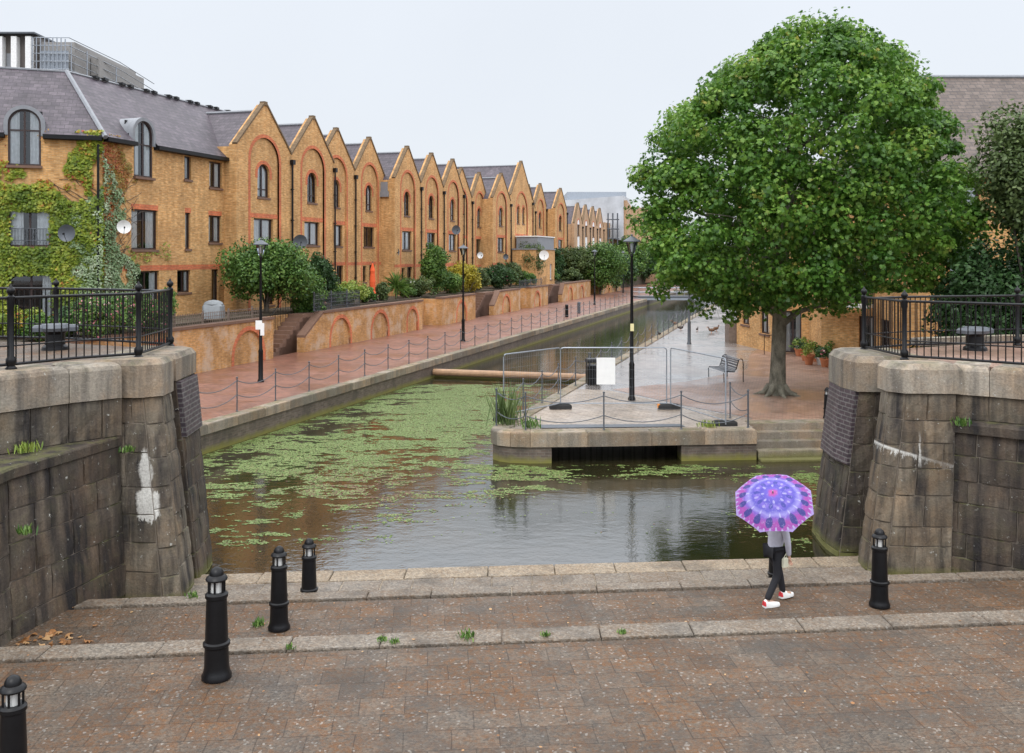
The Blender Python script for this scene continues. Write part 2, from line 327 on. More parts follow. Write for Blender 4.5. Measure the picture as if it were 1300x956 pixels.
def watermat():
    b = NB('canal_water'); co = b.world()
    n = b.noise(co, .35, 5); c = b.ramp(n, [(.3, (.010, .012, .005)), (.7, (.030, .023, .009))])
    w1 = b.noise(b.sc(co, (1, 1.6, 1)), 2.2, 3, .5); w2 = b.noise(co, 11, 3, .6); 
    v = b.n('TexVoronoi'); b.l(co, v.inputs['Vector']); v.inputs['Scale'].default_value = 1.6; dr = b.math('SINE', b.math('MULTIPLY', v.outputs['Distance'], 42))
    dr = b.math('MULTIPLY', dr, b.ramp(v.outputs['Distance'], [(.0, .5), (.28, 0)]))
    h = b.math('ADD', b.math('ADD', b.math('MULTIPLY', w1, .8), b.math('MULTIPLY', w2, .35)), b.math('MULTIPLY', dr, .22))
    b.bump(h, .22, .03); m = b.out(c, .04); b.p.inputs['IOR'].default_value = 2.0; return m
WATER = watermat()
WEEDM = leafmat('duckweed', [(0, (.045, .08, .018)), (.5, (.13, .19, .045)), (.9, (.28, .35, .13)), (.93, (.10, .045, .025)), (1, (.20, .10, .06))], .6, .05)
# ------------------------------------------------------------------ ground, water, banks
def struct(name, mb, m): return tag(mb.build(name, m), kind='structure')
def px_line(k, Y): return (.3017*Y+k, Y)
m = MB(); m.face([(-900, -100, -1.3), (900, -100, -1.3), (900, 1800, -1.3), (-900, 1800, -1.3)]); struct('ground', m, EARTH)
m = MB(); m.face([(-60, 9, 0), (60, 9, 0), (160, 400, 0), (-10, 400, 0)]); struct('water', m, WATER)
KL, KR = -17.15, -8.65           # canal edges  X = .3017 Y + k
m = MB(); m.prism([px_line(KL-.45, 14), px_line(KL-.45, 420), px_line(-60, 420), px_line(-60, 14)], -1.2, .85); struct('towpath', m, PREDL)
m = MB(); m.prism([(-120, 24), px_line(-26.85, 24), px_line(-26.85, 175), (-120, 175)], .5, 2.8); struct('garden_ground', m, EARTH)
# right hand paths: deck, grey flooded path, pink-brown forecourt
DK = [(.45, 28.6), (6.95, 28.9), (6.95, 28.05), (60, 32.6), (400, 420), px_line(KR+.45, 420), px_line(KR+.45, 29)]
m = MB(); m.prism(DK, -1.2, .82); struct('path', m, PGREY)
m = MB(); m.prism([(-.1, 26.55), (6.95, 27.15), (6.95, 29.0), (.5, 29.0)], .56, .818); struct('deck', m, PGREY)
def sheet(name, poly, z, mat): m = MB(); m.face([(x, y, z) for x, y in poly]); return struct(name, m, mat)
sheet('deck_paving', [(-.1, 26.75), (6.9, 27.2), (6.93, 28.16), (7.2, 28.6), (5.6, 31.0), (3.6, 34.6), (1.9, 35.2)], .824, PTAN)
sheet('forecourt_paving', [(6.97, 28.18), (40, 31.0), (40, 44), (15, 43), (14.2, 46.5), (13, 50), (11.8, 47), (10.2, 41), (7.0, 37.2), (3.7, 34.9), (5.7, 31.1), (7.3, 28.7)], .828, PPINK)
# far land closing the canal
m = MB(); m.prism([(-40, 176), (400, 176), (400, 1500), (-700, 1500), (-700, 176)], -1.2, 1.0); struct('far_ground', m, EARTH)

def course_faces(mb, b0, b1, t0, t1, z0, z1, rows, blen, gap=.012, jit=.014, seed=1):
    """blocks of stone set on one sloping face; b/t are plan points at foot and head"""
    R = random.Random(seed); zs = [z0]
    H = z1-z0; n = max(1, round(H/rows)); 
    for i in range(n): zs.append(z0+H*(i+1)/n+(R.uniform(-.16, .16)*H/n if i < n-1 else 0))
    B0, B1, T0, T1 = [Vector((*p, 0)) for p in (b0, b1, t0, t1)]
    w = ((B1-B0).length+(T1-T0).length)/2
    gx, gz = 8, 8
    nrm = ((B1-B0).cross(Vector((0, 0, 1)))).normalized()
    def P(u, z, off):
        k = (z-z0)/H; p = B0.lerp(B1, u).lerp(T0.lerp(T1, u), k); q = p+nrm*off; return (q.x, q.y, z)
    mo = MORTB; base_ = len(mo.v)
    for a in range(gz+1):
        for q in range(gx+1): mo.v.append(P(q/gx, z0+H*a/gz, .0))
    for a in range(gz):
        for q in range(gx): k_ = base_+a*(gx+1)+q; mo.f.append((k_, k_+1, k_+2+gx, k_+1+gx)); mo.m.append(0); mo.t.append(.5)
    for r in range(n):
        cuts = [0]; u = R.uniform(.35, 1.0)*blen/w
        while u < 1-.3*blen/w: cuts.append(u); u += R.uniform(.7, 1.3)*blen/w
        cuts.append(1); za, zb = zs[r], zs[r+1]
        for i in range(len(cuts)-1):
            ua, ub = cuts[i], cuts[i+1]; g = gap/2/w if w else 0; o = R.uniform(0, jit)+.03; tt = R.random(); c = .010; cu = c/w
            ring0 = [P(ua+g, za+gap/2, 0), P(ub-g, za+gap/2, 0), P(ub-g, zb-gap/2, 0), P(ua+g, zb-gap/2, 0)]
            nx = max(1, int((ub-ua)*w/.14)); nz = max(1, int((zb-za)/.14)); grid = []
            for a in range(nz+1):
                for q in range(nx+1):
                    edge = a in (0, nz) or q in (0, nx)
                    uu = ua+g+cu+(ub-ua-2*g-2*cu)*q/nx; zz = za+gap/2+c+(zb-za-gap-2*c)*a/nz
                    corner = a in (0, nz) and q in (0, nx)
                    grid.append(P(uu, zz, o-(R.uniform(.002, .016) if edge else 0)-(R.uniform(.004, .02) if corner else 0)+(R.uniform(-.008, .008))))
            base = len(mb.v); mb.v += ring0+grid; w1 = nx+1
            def add(f): mb.f.append(tuple(base+i for i in f)); mb.m.append(0); mb.t.append(tt)
            for a in range(nz):
                for q in range(nx): k = 4+a*w1+q; add((k, k+1, k+1+w1, k+w1))
            bot = [4+q for q in range(w1)]; top = [4+nz*w1+q for q in range(w1)]; lf = [4+a*w1 for a in range(nz+1)]; rt = [4+a*w1+nx for a in range(nz+1)]
            add([0, 1]+bot[::-1]); add([2, 3]+top); add([3, 0]+lf); add([1, 2]+rt[::-1])
def ext(poly, cx, cy, k): return [(x+(x-cx)/math.hypot(x-cx, y-cy)*k, y+(y-cy)/math.hypot(x-cx, y-cy)*k) for x, y in poly]
MORTB = MB()
def stone_mass(name, parent, base, top, z0, z1, rows=.42, blen=.75, mat=None, seed=1, skip=(), faces=None):
    """solid wall: mortar core + stone blocks on the chosen faces, counter-clockwise plan polygons"""
    core = MB(); core.prism(ext(base, sum(p[0] for p in base)/len(base), sum(p[1] for p in base)/len(base), -.06), z0, z1-.02, top=ext(top, sum(p[0] for p in top)/len(top), sum(p[1] for p in top)/len(top), -.06)); core.build(name+'_core', MORT, parent)
    b = MB(); n = len(base); MORTB.__init__()
    for i in range(n):
        j = (i+1) % n
        if i in skip or (faces is not None and i not in faces): continue
        course_faces(b, base[i], base[j], top[i], top[j], z0, z1, rows, blen, seed=seed+i)
    MORTB.build('mortar', MORT, parent); return b.build(name, mat or STONE, parent)
def cap(parent, poly, z0, z1, mat, name='cap_stone', bev=.05):
    m = MB(); m.prism(poly, z0, z1, bev=bev, t=random.random()); return m.build(name, mat, parent)
# left bank walls
wl = thing('stone_wall', 'old dark stained stone lock wall on the left with a mossy ledge halfway up', 'wall')
stone_mass('lower_wall', wl, [(-13, 8), (-6.9, 8), (-6.87, 13), (-6.3, 15.5), (-13, 15.5)], [(-13.3, 8), (-7.2, 8), (-7.12, 13.3), (-6.5, 15.6), (-13.3, 15.5)], -.3, 2.62, .47, .85, STONED, 3, faces=(1, 2))
led = MB(); led.prism([(-13.3, 8), (-7.1, 8), (-7.02, 13.3), (-6.45, 15.62), (-13.3, 15.9)], 2.62, 2.78, t=.25, bev=.03); led.build('ledge', STONED, wl)
up = [(-11.5, 10.4), (-8.5, 12.9), (-7.68, 14.05), (-7.05, 15.0), (-6.45, 15.62), (-6.5, 16.4), (-13, 16.4)]
stone_mass('upper_wall', wl, up, up, 2.78, 3.42, .64, .8, STONE, 9, faces=(0, 1, 2, 3))
def coping_run(parent, pts, width, z0, z1, mat, blen=1.1, seed=4, side=1, bev=.06):
    """separate rounded cap blocks following a line, width to the left (side=1) or right"""
    R = random.Random(seed); b = MB(); P = [Vector((*p, 0)) for p in pts]
    segs = []
    for i in range(len(P)-1):
        L_ = (P[i+1]-P[i]).length; k = max(1, round(L_/blen))
        for j in range(k): segs.append((P[i].lerp(P[i+1], j/k), P[i].lerp(P[i+1], (j+1)/k)))
    for a, c in segs:
        d = (c-a).normalized(); nn = Vector((-d.y, d.x, 0))*side; g = d*.006; w = width
        q = [a+g, c-g, c-g+nn*w, a+g+nn*w]; dz = R.uniform(-.012, .012); tt = R.random()
        o = [(p.x+R.uniform(-.006, .006), p.y+R.uniform(-.006, .006)) for p in q]
        if side < 0: o = o[::-1]
        cxy = (sum(p[0] for p in o)/4, sum(p[1] for p in o)/4)
        def sh(k): return [(p[0]+(cxy[0]-p[0])*k/max(.1, math.hypot(cxy[0]-p[0], cxy[1]-p[1])), p[1]+(cxy[1]-p[1])*k/max(.1, math.hypot(cxy[0]-p[0], cxy[1]-p[1]))) for p in o]
        rings = [(sh(0), z0), (sh(0), z1-bev+dz), (sh(bev*.3), z1-bev*.4+dz), (sh(bev), z1+dz)]
        pts_ = [(x, y, z) for r, z in rings for x, y in r]; F = []
        for k in range(3):
            for i in range(4): j = (i+1) % 4; F.append((k*4+i, k*4+j, k*4+4+j, k*4+4+i))
        F.append((12, 13, 14, 15)); F.append((3, 2, 1, 0)); b.idx(pts_, F, 0, tt)
    return b.build('cap_stone', mat, parent)
coping_run(wl, [(-11.5, 10.4), (-8.47, 12.86), (-7.62, 14.0), (-7.0, 14.95), (-6.42, 15.55)], .9, 3.42, 4.0, STONEL, 1.3, bev=.1)
# left piers
P1 = thing('stone_pier', 'left battered stone lock pier nearer the steps with a white lime streak down it', 'pier')
b1 = [(-6.9, 15.55), (-5.62, 15.33), (-5.36, 15.52), (-5.42, 16.3), (-6.9, 16.4)]; t1 = [(-6.9, 15.75), (-6.15, 15.75), (-5.92, 15.95), (-5.95, 16.45), (-6.9, 16.5)]
stone_mass('pier_shaft', P1, b1, t1, -.4, 3.4, .48, .62, LIMEL, 21, faces=(0, 1, 2))
t1c = [(-7.0, 15.66), (-6.15, 15.66), (-5.86, 15.9), (-5.9, 16.48), (-7.0, 16.5)]
cap(P1, t1c, 3.4, 4.02, STONEL, bev=.09)
P2 = thing('stone_pier', 'left stone lock pier beyond the gate slot faced with a panel of blue brick', 'pier')
b2 = [(-7.3, 16.55), (-5.45, 16.58), (-5.58, 17.7), (-5.8, 17.95), (-7.3, 18.3)]; t2 = [(-7.3, 16.7), (-5.95, 16.75), (-6.02, 17.85), (-6.25, 18.1), (-7.3, 18.4)]
stone_mass('pier_shaft', P2, b2, t2, -.4, 3.55, .5, .7, STONED, 31, faces=(0, 1, 2, 3))
def lerp2(a, b, k): return tuple(a[i]+(b[i]-a[i])*k for i in range(len(a)))
def batter_panel(parent, A, B, TA, TB, z0, z1, zlo, zhi, off, mat, name):
    k0 = (zlo-z0)/(z1-z0); k1 = (zhi-z0)/(z1-z0)
    a0, a1 = lerp2(A, TA, k0), lerp2(A, TA, k1); c0, c1 = lerp2(B, TB, k0), lerp2(B, TB, k1)
    o = (a0[0], a0[1]); rz = math.atan2(c0[1]-a0[1], c0[0]-a0[0]); ux, uy = math.cos(rz), math.sin(rz)
    def loc(p, z, d): dx, dy = p[0]-o[0], p[1]-o[1]; return (dx*ux+dy*uy, -dx*uy+dy*ux-d, z)
    m = MB(); f = [loc(a0, zlo, off), loc(c0, zlo, off), loc(c1, zhi, off), loc(a1, zhi, off)]; k = [loc(a0, zlo, -.1), loc(c0, zlo, -.1), loc(c1, zhi, -.1), loc(a1, zhi, -.1)]
    m.idx(f+k, [(0,1,2,3),(4,7,6,5),(0,4,5,1),(1,5,6,2),(2,6,7,3),(3,7,4,0)]); return m.build(name, mat, parent, loc=(o[0], o[1], 0), rz=rz)
batter_panel(P2, b2[1], b2[2], t2[1], t2[2], -.4, 3.55, 2.55, 3.52, .075, ENGB, 'brick_panel')
cap(P2, [(-7.2, 16.6), (-5.92, 16.66), (-5.98, 17.9), (-6.25, 18.2), (-7.2, 18.4)], 3.55, 4.02, STONEL, bev=.09)
m = MB(); m.prism([(-30, 10), (-12, 10.6), (-8.9, 13.3), (-7.5, 15.4), (-6.9, 16.2), (-6.5, 18.1), (-9.2, 19.4), (-14, 20.6), (-30, 21.5)], -1, 3.965); struct('left_bank', m, AGG)
# right walls
wr = thing('stone_wall', 'old stained stone lock wall on the right below the capstan, rough broken ledge along it', 'wall')
bR = [(7.6, 16.95), (8.9, 15.75), (13, 12.0), (22, 12), (22, 17.4), (7.6, 17.4)]; tR = [(7.75, 17.0), (9.05, 15.95), (13.2, 12.3), (22, 12), (22, 17.4), (7.75, 17.4)]
stone_mass('lower_wall', wr, bR, tR, -.4, 2.62, .43, .8, STONED, 41, faces=(0, 1))
led = MB(); led.prism([(7.7, 16.92), (9.0, 15.85), (13.2, 12.1), (22, 12), (22, 17.4), (7.7, 17.4)], 2.62, 2.82, t=.3, bev=.05); led.build('ledge', STONED, wr)
upR = [(7.8, 17.1), (8.45, 16.75), (9.15, 16.15), (10.8, 14.7), (14, 12.4), (22, 12.4), (22, 17.4), (7.8, 17.4)]
stone_mass('upper_wall', wr, upR, upR, 2.82, 3.27, .45, .9, STONE, 47, faces=(0, 1, 2, 3))
coping_run(wr, [(7.85, 17.0), (8.42, 16.66), (9.1, 16.08), (10.75, 14.62), (14, 12.3)], .9, 3.27, 3.8, STONEL, 1.0, seed=8, bev=.1)
P3 = thing('stone_pier', 'right battered stone lock pier nearer the steps with lime bleeding from a joint', 'pier')
b3 = [(6.35, 17.5), (6.33, 17.0), (6.58, 16.78), (7.75, 16.72), (7.75, 17.5)]; t3 = [(6.88, 17.55), (6.86, 17.15), (7.06, 16.93), (7.92, 16.86), (7.92, 17.55)]
stone_mass('pier_shaft', P3, b3, t3, -.4, 3.3, .46, .6, LIMER, 53, faces=(0, 1, 2))
cap(P3, [(6.8, 17.6), (6.78, 17.1), (7.02, 16.84), (8.0, 16.78), (8.0, 17.6)], 3.3, 3.82, STONEL, bev=.1)
P4 = thing('stone_pier', 'right stone lock pier beyond the gate slot with a curved panel of blue brick', 'pier')
b4 = [(7.9, 20.0), (6.5, 20.1), (6.22, 19.75), (6.13, 18.6), (6.2, 18.05), (7.9, 17.85)]; t4 = [(7.95, 20.0), (6.95, 20.0), (6.68, 19.65), (6.6, 18.75), (6.68, 18.2), (7.95, 18.0)]
stone_mass('pier_shaft', P4, b4, t4, -.4, 3.15, .5, .7, STONED, 61, faces=(1, 2, 3, 4))
batter_panel(P4, b4[2], b4[3], t4[2], t4[3], -.4, 3.15, 1.75, 3.14, .075, ENGB, 'brick_panel')
batter_panel(P4, b4[3], b4[4], t4[3], t4[4], -.4, 3.15, 1.75, 3.14, .075, ENGB, 'brick_panel')
batter_panel(P4, b4[1], b4[2], t4[1], t4[2], -.4, 3.15, 1.75, 3.14, .075, ENGB, 'brick_panel')
cap(P4, [(8.0, 20.05), (6.95, 20.1), (6.6, 19.7), (6.52, 18.7), (6.62, 18.12), (7.5, 18.0), (8.0, 18.0)], 3.15, 3.82, STONEL, bev=.12)
m = MB(); m.prism([(7.6, 17.25), (8.7, 16.8), (9.6, 16.0), (11.2, 14.9), (14, 13), (30, 12.6), (30, 22.4), (11.5, 21.9), (7.8, 19.95)], -1, 3.765); struct('right_bank', m, PPINK)
m = MB(); m.prism([(9.0, 20.85), (11.5, 21.6), (30, 22.1), (30, 22.4), (11.4, 21.9), (8.9, 21.1)], 3.76, 3.93, bev=.02); tag(m.build('kerb_wall', STONEL), 'low pale kerb wall along the back of the right bank', 'wall')
# ------------------------------------------------------------------ near quay, stepped
def nose(X, k): return (14.55+(X+6.9)*.087) if k == 1 else (12.07+(X+6.5)*.092) if k == 2 else 16.8+(X+5.3)*.0857
def strip(name, ya, yb, z, mat, x0=-8.2, x1=12): 
    m = MB(); m.prism([(x0, ya(x0)), (x1, ya(x1)), (x1, yb(x1)), (x0, yb(x0))], -1.2, z); return struct(name, m, mat)
strip('quay_paving', lambda x: nose(x, 1)-.3, lambda x: nose(x, 0)-.5, .08, AGGG, -6.6, 9)
strip('quay_terrace', lambda x: nose(x, 2)-.3, lambda x: nose(x, 1)-.42, .45, AGG, -8, 16)
strip('quay_platform', lambda x: 1.0, lambda x: nose(x, 2)-.5, .75, AGG, -9, 16)
def slab_row(name, f0, w, z, x0, x1, L_, mat, seed, h=.5, gap=.012):
    R = random.Random(seed); b = MB(); x = x0
    while x < x1:
        xe = min(x1, x+L_*R.uniform(.85, 1.2)); dz = R.uniform(-.005, .005)
        poly = [(x+gap/2, f0(x)-w), (xe-gap/2, f0(xe)-w), (xe-gap/2, f0(xe)+R.uniform(-.008, .008)), (x+gap/2, f0(x)+R.uniform(-.008, .008))]
        b.prism(poly, z-h, z+dz, t=R.random(), bev=.015); x = xe
    return tag(b.build(name, mat), kind='structure')
slab_row('step_edge', lambda x: nose(x, 2), .42, .76, -9, 16, 1.35, AGGC, 2)
slab_row('step_edge', lambda x: nose(x, 1), .30, .46, -8, 16, 1.15, AGGC, 3)
slab_row('quay_edge', lambda x: nose(x, 0), .55, .10, -5.6, 6.75, 1.25, AGGG, 4)
slab_row('quay_edge', lambda x: nose(x, 0)-.56, .5, .095, -5.6, 8, .6, AGGC, 5)
slab_row('kerb', lambda x: nose(x, 0)+.12, .11, .02, -5.6, 6.3, 2.5, AGGG, 6)

# ------------------------------------------------------------------ canal walls
cw = thing('canal_wall', 'long low brick canal wall with stone coping along the left towpath', 'wall')
def canal_wall(parent, k0, y0, y1, side, seed):
    R = random.Random(seed); b = MB(); y = y0
    while y < y1:
        ye = min(y1, y+1.5); p, q = px_line(k0, y+.01), px_line(k0, ye-.01)
        dx = .47*side; poly = [p, (p[0]+dx, p[1]), (q[0]+dx, q[1]), q]
        b.prism(poly, .57, .86+R.uniform(-.008, .008), t=R.random(), bev=.03); y = ye
    b.build('coping', QSTONE, parent)
    b = MB(); p, q = px_line(k0+.06*side, y0+.05), px_line(k0+.06*side, y1)
    rz = math.atan2(q[1]-p[1], q[0]-p[0]); Ln = math.hypot(q[0]-p[0], q[1]-p[1])
    b.box(0, 0 if side < 0 else -.38, -1.1, Ln, .38 if side < 0 else 0, .57); b.build('brick_face', WBRICK, parent, loc=(*p, 0), rz=rz)
def wbrick():
    m = brickmat('wet_canal_brick', (.13, .095, .075), (.20, .15, .12), (.19, .17, .14), stain=(.06, .05, .04), rough=.6)
    b = NB.__new__(NB); b.t = m.node_tree; b.p = b.t.nodes['Principled BSDF']; b.c = None; b.m = m
    z = b.n('SeparateXYZ'); b.l(b.world(), z.inputs[0]); n = b.noise(b.world(), 3, 5)
    f = b.ramp(b.math('ADD', z.outputs[2], b.math('MULTIPLY', n, .25)), [(.16, 1), (.34, 0)])
    col = b.p.inputs['Base Color'].links[0].from_socket; b.l(b.mix(b.math('MULTIPLY', f, .85), col, (.20, .19, .03)), b.p.inputs['Base Color']); return m
WBRICK = wbrick()
canal_wall(cw, KL, 17, 175, -1, 5)
ce = thing('canal_wall', 'low stone edged canal wall along the right path behind the mesh fence', 'wall')
canal_wall(ce, KR, 28.0, 175, 1, 6)
# prow of the quay with stone coping and shadowed opening beneath
cq = thing('quay_wall', 'rounded stone quay front below the chain fence with a dark opening under its coping', 'wall')
prow = [px_line(KR, 28.0), (-.55, 27.2), (-.6, 26.75), (-.42, 26.4), (-.05, 26.2), (.5, 26.12), (2.1, 26.2), (3.9, 26.35), (5.4, 26.5), (6.9, 26.62)]
coping_run(cq, prow, .52, .46, .86, QSTONE, 1.3, seed=3, bev=.05)
rest = [(p[0]+(.06 if i < 4 else 0), p[1]+(.07 if i > 2 else 0)) for i, p in enumerate(prow)]
m = MB(); m.prism(rest[:6]+[(1.1, 26.22), (1.1, 27.2), (.2, 28.0)], -1, .47); m.build('curved_base', WBRICK, cq)
m = MB(); m.prism([(4.75, 26.5), (6.9, 26.68), (6.9, 27.3), (4.75, 27.2)], -1, .46); m.build('brick_base', WBRICK, cq)
# steps down to the water
st = MB()
for i, (z, y) in enumerate(((.85, 27.62), (.65, 27.3), (.45, 26.98), (.25, 26.66), (.05, 26.34))):
    st.prism([(6.95, y), (10.5, y+.3), (10.5, y+.9), (6.95, y+.6)], -1 if i else -1, z, t=random.random(), bev=.02)
tag(st.build('stone_steps', QSTONE), 'worn stone steps going down into the water between quay and right pier', 'steps')
m = MB(); m.prism([(10.4, 26.6), (30, 28), (30, 29), (10.4, 28.2)], -1, .86, bev=.03); tag(m.build('quay_wall', WBRICK), 'low quay wall hidden beside the right pier beyond the steps', 'wall')
sheet('drain_grate', [(.85, 26.95), (5.0, 27.2), (4.9, 27.62), (.75, 27.5)], .846, GREYS)
# wooden beam across the canal and lock weir
bx0, bx1 = px_line(KL, 44.6), px_line(KR, 42.4)
m = MB(); m.tube([(bx0[0], bx0[1], .28), (bx1[0], bx1[1], .28)], .155, 12)
for i in range(12): pass
tag(m.build('timber_beam', BEAM), 'long tan timber boom lying across the canal behind the duckweed', 'beam')
m = MB(); m.prism([(bx0[0], bx0[1]+.25), (bx1[0], bx1[1]+.25), (bx1[0], bx1[1]+.55), (bx0[0], bx0[1]+.55)], -1, .12); tag(m.build('weir_board', WBRICK), 'dark wet weir board just behind the timber boom', 'board')
# footbridge far up the canal
fb = thing('footbridge', 'low dark footbridge crossing the canal far up the water', 'bridge')
c0, c1 = px_line(KL-1, 108), px_line(KR+1, 108)
for nm, z0, z1, dy, mt in (('deck', .95, 1.15, 1.8, GREYS), ('edge_beam', .7, .98, .25, GALV)):
    m = MB(); m.prism([c0, c1, (c1[0]-.5, c1[1]+dy), (c0[0]-.5, c0[1]+dy)], z0, z1); m.build(nm, mt, fb)
for dy in (0.05, 1.7):
    m = MB()
    for z in (1.6, 2.1): m.tube([(c0[0]-dy*.3, c0[1]+dy, z), (c1[0]-dy*.3, c1[1]+dy, z)], .03, 5)
    for i in range(13): p = lerp2(c0, c1, i/12); m.tube([(p[0]-dy*.3, p[1]+dy, 1.1), (p[0]-dy*.3, p[1]+dy, 2.1)], .025, 4)
    m.build('handrail', GALV, fb)
# ------------------------------------------------------------------ houses
def rect(x0, z0, x1, z1): return [(x0, z0), (x1, z0), (x1, z1), (x0, z1)]
def arch(cx, w, z0, z1, n=12):      # round-headed outline, z1 = crown
    r = w/2; return [(cx-r, z0), (cx+r, z0)]+[(cx+r*math.cos(math.pi*i/n), z1-r+r*math.sin(math.pi*i/n)) for i in range(n+1)]
def window(parent, cx, z0, w, h, arched=False, y=.12, bars=2, transom=None, curtain=(1, 1), rail=False, frame=None, loc=(0,0,0), rz=0, name='window', sill=True):
    fr = frame or FRAME; b = MB(); o = arch(cx, w, z0, z0+h) if arched else rect(cx-w/2, z0, cx+w/2, z0+h); t = .075
    def mi(x0, x1, a, c): return rect(x0, a, x1, c)
    holes = []; zt = z0+h-(w/2 if arched else 0)
    i0 = arch(cx, w-2*t, z0+t, z0+h-t) if arched else rect(cx-w/2+t, z0+t, cx+w/2-t, z0+h-t)
    b.plate(o, [i0], y, y+.08)
    for k in range(1, bars): x = cx-w/2+w*k/bars; b.box(x-.04, y+.01, z0+t*.8, x+.04, y+.07, zt+(w/2-.09 if arched else -t*.8))
    if transom: b.box(cx-w/2+t*.8, y+.012, z0+transom-.03, cx+w/2-t*.8, y+.068, z0+transom+.03)
    f = b.build(name, fr, parent, loc, rz)
    p = MB(); p.face([(x, y+.04, z) for x, z in (arch(cx, w-t, z0+t/2, z0+h-t/2) if arched else rect(cx-w/2+t/2, z0+t/2, cx+w/2-t/2, z0+h-t/2))]); p.build('pane', PANE, f)
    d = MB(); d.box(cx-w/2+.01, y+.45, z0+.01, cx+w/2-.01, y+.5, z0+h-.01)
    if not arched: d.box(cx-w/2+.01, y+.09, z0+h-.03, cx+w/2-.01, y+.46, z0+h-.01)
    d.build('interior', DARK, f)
    if curtain[0] or curtain[1]:
        c = MB()
        for sd_, wd in ((-1, curtain[0]), (1, curtain[1])):
            if not wd: continue
            x0 = cx+sd_*w/2*.96; wd = w*.40*wd; n = 10; pts = []
            for i in range(n+1):
                x = x0-sd_*wd*i/n; yy = y+.1+.02*math.sin(i*2.2)
                zz = z0+h-.06 if not arched else zt+math.sqrt(max(.0, (w/2)**2-(x-cx)**2))-.05
                pts += [(x, yy, z0+.06), (x, yy, zz)]
            c.idx(pts, [(2*i, 2*i+2, 2*i+3, 2*i+1) for i in range(n)])
        c.build('curtain', CURT, f)
    if sill: s = MB(); s.box(cx-w/2-.05, -.05+(y-.12), z0-.11, cx+w/2+.05, y+.1, z0-.002); s.build('sill', SILL, f)
    if rail:
        s = MB()
        for z in (z0+.25, z0+.75): s.box(cx-w/2, y-.09, z, cx+w/2, y-.06, z+.03)
        for i in range(int(w/.12)+1): x = cx-w/2+i*.12; s.box(x, y-.085, z0+.05, x+.018, y-.065, z0+.76)
        s.build('guard_rail', GREYS, f)
    return f
def ring(cx, ro, ri, z0, zs, n=18, legs=True):    # outline of an arch band with legs down to z0, springing at zs
    out = ([(cx+ro, z0)] if legs else [])+[(cx+ro*math.cos(math.pi*i/n), zs+ro*math.sin(math.pi*i/n)) for i in range(n+1)]+([(cx-ro, z0), (cx-ri, z0)] if legs else [])
    return out+[(cx+ri*math.cos(math.pi*i/n), zs+ri*math.sin(math.pi*i/n)) for i in range(n, -1, -1)]+([(cx+ri, z0)] if legs else [])
def drainpipe(parent, x, z0, z1, y=-.09, big=False):
    m = MB(); m.tube([(x, y, z0), (x, y, z1)], .055, 8)
    for z in np.arange(z0+1, z1, 1.8): m.box(x-.08, y-.07, z, x+.08, y+.08, z+.06)
    m.box(x-(.3 if big else .13), y-.12, z1-.02, x+(.3 if big else .13), y+.14, z1+(.45 if big else .25)); return m.build('drainpipe', IRON, parent)
